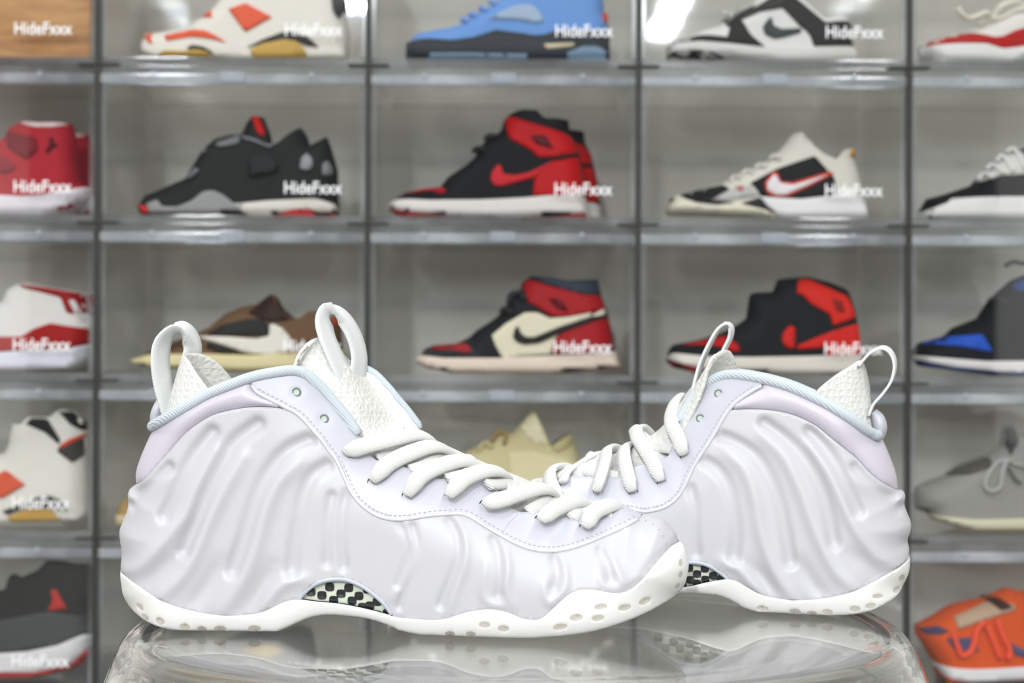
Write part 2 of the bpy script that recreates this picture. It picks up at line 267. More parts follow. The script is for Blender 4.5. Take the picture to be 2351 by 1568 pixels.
# side-view outlines in metres, in each shoe's own frame (x along the shoe, z above its support)
HERO_FRONT={'heel':[(-0.1582,0.0305),(-0.158,0.04),(-0.1588,0.0458),(-0.1594,0.0517),(-0.1579,0.0568),(-0.1554,0.0627),(-0.1544,0.0678),(-0.1549,0.0715),(-0.1539,0.0755),(-0.1514,0.0773),(-0.1506,0.0776)],'cheel':[(-0.1506,0.0776),(-0.1502,0.0848),(-0.1476,0.0929),(-0.144,0.1017),(-0.1407,0.1098)],'toe':[(0.1193,0.0678),(0.1267,0.0659),(0.1327,0.0631),(0.1385,0.0628),(0.1436,0.0611),(0.148,0.0571),(0.151,0.0535),(0.1525,0.0491),(0.1532,0.0488)],'soleheel':[(-0.1582,0.0305),(-0.1583,0.0268),(-0.1574,0.0196),(-0.1567,0.0161),(-0.1543,0.011)],'bottom':[(-0.1455,0.0074),(-0.1356,0.0035),(-0.1252,0.0008),(-0.1131,-0.0003),(-0.0962,-0.0013),(-0.0796,-0.0013),(-0.0684,-0.0009),(-0.0609,0.0013),(-0.0544,0.0043),(-0.0468,0.0075),(-0.038,0.0092),(-0.0248,0.0087),(-0.0135,0.0072),(-0.0022,0.0037),(0.001,0.0021),(0.0122,0.0001),(0.0231,-0.0007),(0.0412,-0.0008),(0.0589,-0.0003),(0.0765,0.0004),(0.0905,0.0017),(0.1046,0.0039),(0.119,0.0077),(0.1334,0.0123),(0.1445,0.0165)],'soletoe':[(0.1526,0.0194),(0.1564,0.0254),(0.1582,0.0326),(0.1582,0.0385),(0.156,0.0457),(0.1532,0.0488)],'crest':[(-0.045,0.1602),(-0.042,0.1563),(-0.0346,0.1454),(-0.0287,0.1338),(-0.0203,0.1226),(-0.0117,0.1093),(0.0029,0.105),(0.0188,0.0993),(0.0341,0.092),(0.0546,0.0856),(0.0706,0.0768),(0.0917,0.0702),(0.1134,0.068),(0.1194,0.0673)],'soletop':[(-0.1582,0.0305),(-0.1506,0.0295),(-0.1433,0.0265),(-0.138,0.0243),(-0.1308,0.0206),(-0.1232,0.0174),(-0.1154,0.0147),(-0.1055,0.0124),(-0.0949,0.0111),(-0.0879,0.0109),(-0.0787,0.0116),(-0.0716,0.0131),(-0.066,0.0156),(-0.0611,0.0181),(-0.0562,0.0196),(-0.0527,0.0199)],'winbase':[(-0.0527,0.0199),(-0.0422,0.0185),(-0.0317,0.0176),(-0.0211,0.016),(-0.0104,0.0139),(-0.0011,0.0118)],'soletop2':[(-0.0011,0.0118),(0.0024,0.0114),(0.0111,0.011),(0.0212,0.0108),(0.0291,0.0124),(0.0384,0.0157),(0.047,0.0174),(0.0541,0.0177),(0.0611,0.0162),(0.0681,0.0134),(0.0737,0.0126),(0.0786,0.0139),(0.0849,0.0197),(0.0919,0.026),(0.0975,0.0284),(0.103,0.0288),(0.1087,0.028),(0.115,0.0269),(0.1206,0.027),(0.1256,0.0289),(0.1313,0.0335),(0.1372,0.0398),(0.1433,0.0451),(0.1481,0.0483),(0.1532,0.0488)],'seam':[(-0.1506,0.0776),(-0.1434,0.0798),(-0.1374,0.084),(-0.1326,0.0892),(-0.1272,0.095),(-0.1219,0.1008),(-0.1161,0.1072),(-0.109,0.1129),(-0.1006,0.1179),(-0.09,0.1208),(-0.0793,0.1223),(-0.0688,0.1222),(-0.059,0.1208)],'stay':[(-0.059,0.1208),(-0.0562,0.1195),(-0.0512,0.1153),(-0.0469,0.1104),(-0.0412,0.1041),(-0.0368,0.0978),(-0.0334,0.0938),(-0.0288,0.0848),(-0.0249,0.0773),(-0.0197,0.0712),(-0.0132,0.0665),(-0.006,0.0638),(0.0018,0.0631),(0.0102,0.0642)],'stay2':[(0.0185,0.0655),(0.0276,0.0662),(0.0352,0.0663),(0.0409,0.0643),(0.048,0.0601),(0.0564,0.0555),(0.0634,0.0519),(0.0718,0.0489),(0.0801,0.0477),(0.0884,0.0481),(0.0987,0.0506),(0.1092,0.0543),(0.1198,0.0582),(0.126,0.0607),(0.1327,0.0629)],'pipe':[(-0.1407,0.1098),(-0.1267,0.1161),(-0.115,0.1227),(-0.1037,0.1291),(-0.091,0.1344),(-0.0798,0.1385),(-0.0674,0.1411),(-0.0579,0.142),(-0.051,0.1394),(-0.0438,0.1328),(-0.0365,0.1244),(-0.0295,0.1161),(-0.0231,0.1071)],'tip':[(-0.0797,0.1343),(-0.0782,0.1314),(-0.0724,0.1279),(-0.0654,0.1244),(-0.059,0.1208)],'throat':[(-0.0231,0.1071),(-0.0164,0.0963),(-0.0126,0.0936),(-0.007,0.0933),(0.0038,0.0899),(0.0096,0.0868),(0.0224,0.0838),(0.03,0.0838),(0.0453,0.0835),(0.0497,0.0809),(0.0542,0.077),(0.0601,0.0692),(0.0658,0.0666),(0.0741,0.0668),(0.0868,0.0642),(0.0953,0.0636),(0.1096,0.0659),(0.1193,0.0678)],'wintop':[(-0.0527,0.0199),(-0.0492,0.0238),(-0.045,0.0273),(-0.0394,0.0298),(-0.0316,0.031),(-0.0246,0.0301),(-0.0174,0.0271),(-0.011,0.0228),(-0.0053,0.0177),(-0.0011,0.0118)],'grooves':[(-2.2,3.2,[(-0.1243,0.0893),(-0.132,0.0829),(-0.1404,0.0756),(-0.1476,0.0675)]),(-2.6,3.6,[(-0.1008,0.1085),(-0.1095,0.0974),(-0.1163,0.0857),(-0.1208,0.074),(-0.1259,0.0636)]),(-2.6,3.8,[(-0.0762,0.1129),(-0.0871,0.1046),(-0.0951,0.0929),(-0.1019,0.0788),(-0.1074,0.0625),(-0.1144,0.0454)]),(-2.6,3.8,[(-0.048,0.1048),(-0.0598,0.099),(-0.069,0.0884),(-0.0758,0.0744),(-0.0813,0.0557),(-0.088,0.035)]),(-2.2,3.6,[(-0.0385,0.0908),(-0.0455,0.0862),(-0.0499,0.0769),(-0.0531,0.0606),(-0.0552,0.0467),(-0.056,0.0349)]),(-1.4,2.6,[(-0.0266,0.0774),(-0.0295,0.0678),(-0.0297,0.0516),(-0.0281,0.0379)]),(-1.4,2.6,[(-0.0353,0.0747),(-0.0367,0.0608),(-0.0371,0.0399)]),(2,4,[(-0.1541,0.0328),(-0.1453,0.0332),(-0.1382,0.0369),(-0.1274,0.0473),(-0.1203,0.0558),(-0.1134,0.0647),(-0.1078,0.0788),(-0.0976,0.0975)]),(2,4,[(-0.1264,0.0203),(-0.1155,0.0308),(-0.1093,0.0406),(-0.1046,0.0518),(-0.1003,0.0625),(-0.0924,0.0789),(-0.0834,0.0953)]),(2,4.2,[(-0.0925,0.0138),(-0.0857,0.0241),(-0.0793,0.036),(-0.0753,0.0477),(-0.0709,0.0651),(-0.0641,0.0814),(-0.0526,0.0932)]),(1.8,4,[(-0.0725,0.0149),(-0.0632,0.0257),(-0.0557,0.0305),(-0.0491,0.0305)]),(-1.8,4.5,[(-0.1374,0.0255),(-0.1271,0.0343),(-0.1188,0.0426)]),(-1.8,4.5,[(-0.1102,0.0155),(-0.102,0.0265),(-0.0951,0.0393)]),(-1.8,4.5,[(-0.0795,0.0139),(-0.0725,0.0257),(-0.0668,0.0373)]),(-1.2,1.9,[(0.0011,0.0623),(0.0058,0.0553),(0.0073,0.0469),(0.0046,0.0369),(0.0016,0.0286)]),(-1.4,2,[(0.0085,0.0601),(0.0108,0.0497),(0.0074,0.0343),(0.0024,0.0172)]),(1.2,2.4,[(0.0047,0.0619),(0.0089,0.0524),(0.0097,0.0444),(0.0063,0.034),(-0.0007,0.0223)]),(-1.6,2.3,[(0.0282,0.064),(0.0334,0.0558),(0.0345,0.0463),(0.0316,0.0364),(0.0273,0.0264),(0.0247,0.019)]),(1.2,2.6,[(0.0314,0.064),(0.0367,0.0541),(0.0374,0.0418),(0.0329,0.028),(0.0299,0.0164)]),(-1.5,2.3,[(0.0522,0.054),(0.0558,0.0453),(0.0563,0.0345),(0.0554,0.0252)]),(1.2,2.4,[(0.0573,0.051),(0.0601,0.0401),(0.0593,0.0289),(0.0635,0.0188)]),(1,2.4,[(0.0483,0.0421),(0.0473,0.0262),(0.0508,0.0207),(0.0589,0.0198)]),(-1.5,2.3,[(0.0841,0.0446),(0.0865,0.0373),(0.0845,0.0294)]),(1.2,2.2,[(0.0892,0.0444),(0.0906,0.0358),(0.09,0.0292),(0.0823,0.0206)]),(0.9,2.2,[(0.0794,0.0335),(0.0799,0.0247),(0.0827,0.0213)]),(-1.5,2.3,[(0.1088,0.0477),(0.1122,0.0419),(0.1142,0.0342)]),(1.2,2.3,[(0.1134,0.0481),(0.1173,0.04),(0.1211,0.0313)]),(0.9,2,[(0.1073,0.0401),(0.1103,0.0314),(0.116,0.0292)])],'dimples':[((-0.14,0.0139),0.0027,0.0014,30),((-0.1368,0.0084),0.0027,0.0017,25),((-0.1273,0.0073),0.0027,0.0022,20),((-0.1137,0.0045),0.0029,0.0019,5),((-0.1046,0.0033),0.0029,0.0017,0),((-0.0947,0.0034),0.0036,0.0019,0),((-0.076,0.0039),0.0036,0.0019,0),((0.0295,0.0033),0.0029,0.0019,0),((0.0407,0.0038),0.0029,0.0017,0),((0.0489,-0.001),0.0034,0.0017,0),((0.0481,0.0096),0.0031,0.0017,0),((0.058,0.0079),0.0031,0.0017,0),((0.0878,0.0093),0.0039,0.0017,-8),((0.0962,0.0144),0.0034,0.0019,-8),((0.1076,0.014),0.0034,0.0017,-8),((0.109,0.02),0.0034,0.0017,-4),((0.1216,0.019),0.0036,0.0017,-5),((0.1325,0.0214),0.0034,0.0019,-15),((0.1525,0.0395),0.0012,0.0019,0),((0.1525,0.033),0.0014,0.0019,10),((0.1509,0.0267),0.0014,0.0017,25)],'eyelets':[(-0.056,0.1305),(-0.041,0.1161)],'laces':[[(-0.028,-0.027,0.0975),(-0.0265,-0.029,0.0989),(-0.019,-0.027,0.1016),(-0.0114,-0.022,0.1032),(-0.0017,-0.014,0.1051),(0.0068,-0.004,0.1064),(0.0131,0.006,0.1034),(0.014,0.014,0.0974)],[(-0.013,-0.032,0.0833),(-0.0112,-0.033,0.0858),(-0.0047,-0.029,0.0925),(0.0053,-0.022,0.0976),(0.0149,-0.012,0.1003),(0.0212,-0.002,0.0991),(0.026,0.008,0.0945),(0.0273,0.016,0.0894)],[(0.0058,-0.036,0.0762),(0.0077,-0.036,0.0792),(0.0131,-0.032,0.0863),(0.0221,-0.024,0.0909),(0.0318,-0.012,0.0928),(0.0378,-0.002,0.091),(0.0413,0.008,0.0868),(0.0428,0.015,0.0814)],[(0.0284,-0.038,0.0759),(0.03,-0.038,0.0787),(0.0359,-0.033,0.0848),(0.0446,-0.024,0.0882),(0.0522,-0.012,0.0874),(0.0565,-0.002,0.0839),(0.0585,0.008,0.0786),(0.0597,0.014,0.0745)],[(0.0477,-0.039,0.0714),(0.05,-0.039,0.073),(0.0581,-0.033,0.0747),(0.0659,-0.024,0.0766),(0.0743,-0.013,0.0779),(0.0803,-0.003,0.0765),(0.0843,0.008,0.0715)],[(0.0771,-0.037,0.0636),(0.0791,-0.036,0.0656),(0.085,-0.028,0.0688),(0.0917,-0.018,0.0706),(0.0982,-0.006,0.0707),(0.1026,0.006,0.067)],[(0.1009,-0.033,0.0598),(0.1023,-0.033,0.0626),(0.1056,-0.026,0.0669),(0.1114,-0.017,0.0688),(0.1169,-0.006,0.069),(0.1201,0.004,0.0659)]],'under':[[(-0.0113,-0.022,0.0937),(-0.004,-0.014,0.0965),(0.0017,-0.002,0.1009),(0.0028,0.01,0.107),(-0.0007,0.018,0.1107)],[(0.007,-0.026,0.0881),(0.0154,-0.016,0.0911),(0.0188,-0.002,0.0962),(0.015,0.012,0.1012)],[(0.0272,-0.027,0.0837),(0.0357,-0.016,0.0855),(0.0395,-0.002,0.0876),(0.036,0.012,0.0923)],[(0.0483,-0.026,0.0814),(0.0547,-0.014,0.0803),(0.0577,-0.002,0.082),(0.0534,0.012,0.085)],[(0.0707,-0.026,0.0666),(0.0763,-0.016,0.0692),(0.0796,-0.002,0.0725),(0.0756,0.012,0.0754)],[(0.0941,-0.024,0.0633),(0.0965,-0.016,0.0656),(0.0989,-0.002,0.0669),(0.0965,0.01,0.0689)]],'loop_tongue':[(-0.0316,-0.004,0.1348),(-0.0354,-0.005,0.143),(-0.0398,-0.005,0.1527),(-0.0437,-0.004,0.1619),(-0.0452,-0.001,0.1687),(-0.0437,0.004,0.1737),(-0.0393,0.009,0.1733),(-0.0343,0.012,0.168),(-0.0297,0.013,0.1586),(-0.0275,0.012,0.1482),(-0.0283,0.008,0.1364),(-0.0289,0.004,0.1272)],'loop_heel':[(-0.1308,0,0.1132),(-0.1332,-0.003,0.1239),(-0.1354,-0.005,0.1342),(-0.1366,-0.006,0.1464),(-0.1358,-0.005,0.1556),(-0.1322,-0.002,0.1615),(-0.1279,0.003,0.1633),(-0.1243,0.008,0.1601),(-0.1226,0.01,0.1537),(-0.1237,0.008,0.1458),(-0.1253,0.004,0.1364)],'flap_top':[(-0.1036,-0.025,0.1307),(-0.113,-0.017,0.1399),(-0.1201,-0.009,0.1475),(-0.124,-0.002,0.1501),(-0.1219,0.005,0.151),(-0.1168,0.012,0.15),(-0.1102,0.018,0.1454),(-0.1038,0.025,0.1365)],'flap_bot':[(-0.1062,-0.026,0.116),(-0.1198,-0.02,0.1144),(-0.1293,-0.012,0.1132),(-0.1346,-0.004,0.1127),(-0.1364,0.004,0.113),(-0.135,0.012,0.1138),(-0.1281,0.019,0.1159),(-0.1144,0.025,0.1183)],'tongue':[[(-0.0523,-0.014,0.156),(-0.05,-0.008,0.1589),(-0.0475,-0.002,0.1607),(-0.0442,0.003,0.1595),(-0.0396,0.01,0.1541)],[(-0.0561,-0.019,0.1498),(-0.0516,-0.01,0.1527),(-0.042,-0.002,0.1558),(-0.0388,0.005,0.1526),(-0.0342,0.015,0.1461)],[(-0.0595,-0.015,0.1402),(-0.0468,-0.012,0.1445),(-0.0351,-0.002,0.1449),(-0.0316,0.008,0.1423),(-0.0254,0.02,0.1386)],[(-0.0506,-0.015,0.135),(-0.0381,-0.013,0.135),(-0.0287,-0.002,0.1333),(-0.0237,0.009,0.1315),(-0.0174,0.021,0.1279)],[(-0.0365,-0.015,0.1195),(-0.0284,-0.013,0.1231),(-0.0208,-0.002,0.1221),(-0.0152,0.009,0.1202),(-0.0086,0.021,0.1179)],[(-0.0256,-0.015,0.104),(-0.0199,-0.013,0.1087),(-0.0137,-0.002,0.1095),(-0.007,0.009,0.1087),(0.0028,0.021,0.1063)],[(-0.0099,-0.015,0.0903),(-0.0042,-0.013,0.0969),(0.0029,-0.002,0.1029),(0.0078,0.009,0.1031),(0.0142,0.02,0.1007)],[(0.0189,-0.015,0.081),(0.0247,-0.013,0.0863),(0.0322,-0.002,0.0905),(0.0375,0.009,0.0906),(0.043,0.02,0.0877)],[(0.0452,-0.015,0.0803),(0.0499,-0.013,0.0835),(0.0541,-0.002,0.0839),(0.0597,0.009,0.0822),(0.0654,0.02,0.0787)],[(0.0644,-0.015,0.0638),(0.0691,-0.013,0.0712),(0.073,-0.002,0.0739),(0.0781,0.009,0.0737),(0.0841,0.02,0.0714)],[(0.0906,-0.015,0.0617),(0.0941,-0.012,0.0661),(0.0977,-0.002,0.0678),(0.1014,0.008,0.0677),(0.1064,0.018,0.0661)],[(0.1155,-0.014,0.0665),(0.1173,-0.007,0.0665),(0.119,-0.001,0.0662),(0.1206,0.005,0.066),(0.1222,0.01,0.0657)]],'perf':[(0.1339,0.061),(0.138,0.0593),(0.1408,0.0571),(0.1429,0.0544),(0.1439,0.0517),(0.1449,0.049),(0.1456,0.0461)],'pad':[(-0.1347,0.003,0.1271),(-0.1377,0.003,0.1216),(-0.1401,0.003,0.1154),(-0.1419,0.003,0.1088)],'seamline':[(0.0567,0.0562),(0.06,0.0617),(0.0649,0.0658)],'cells':[(-0.0463,0.0233),(-0.0362,0.0261),(-0.0259,0.0258),(-0.0404,0.0216),(-0.0301,0.0226),(-0.0203,0.0216),(-0.0341,0.019),(-0.0241,0.0189),(-0.0143,0.0165),(-0.0488,0.0192),(-0.0283,0.0168),(-0.0185,0.0156),(-0.0104,0.0187),(-0.0049,0.0128),(-0.0157,0.0253),(-0.0086,0.0124)],'origin':(-0.0598,0.795),'yaw':-0.0436,'loop_w':0.015,'loop_axis':(0.4,0.9,0.12),'dir':1,'far':0.03}
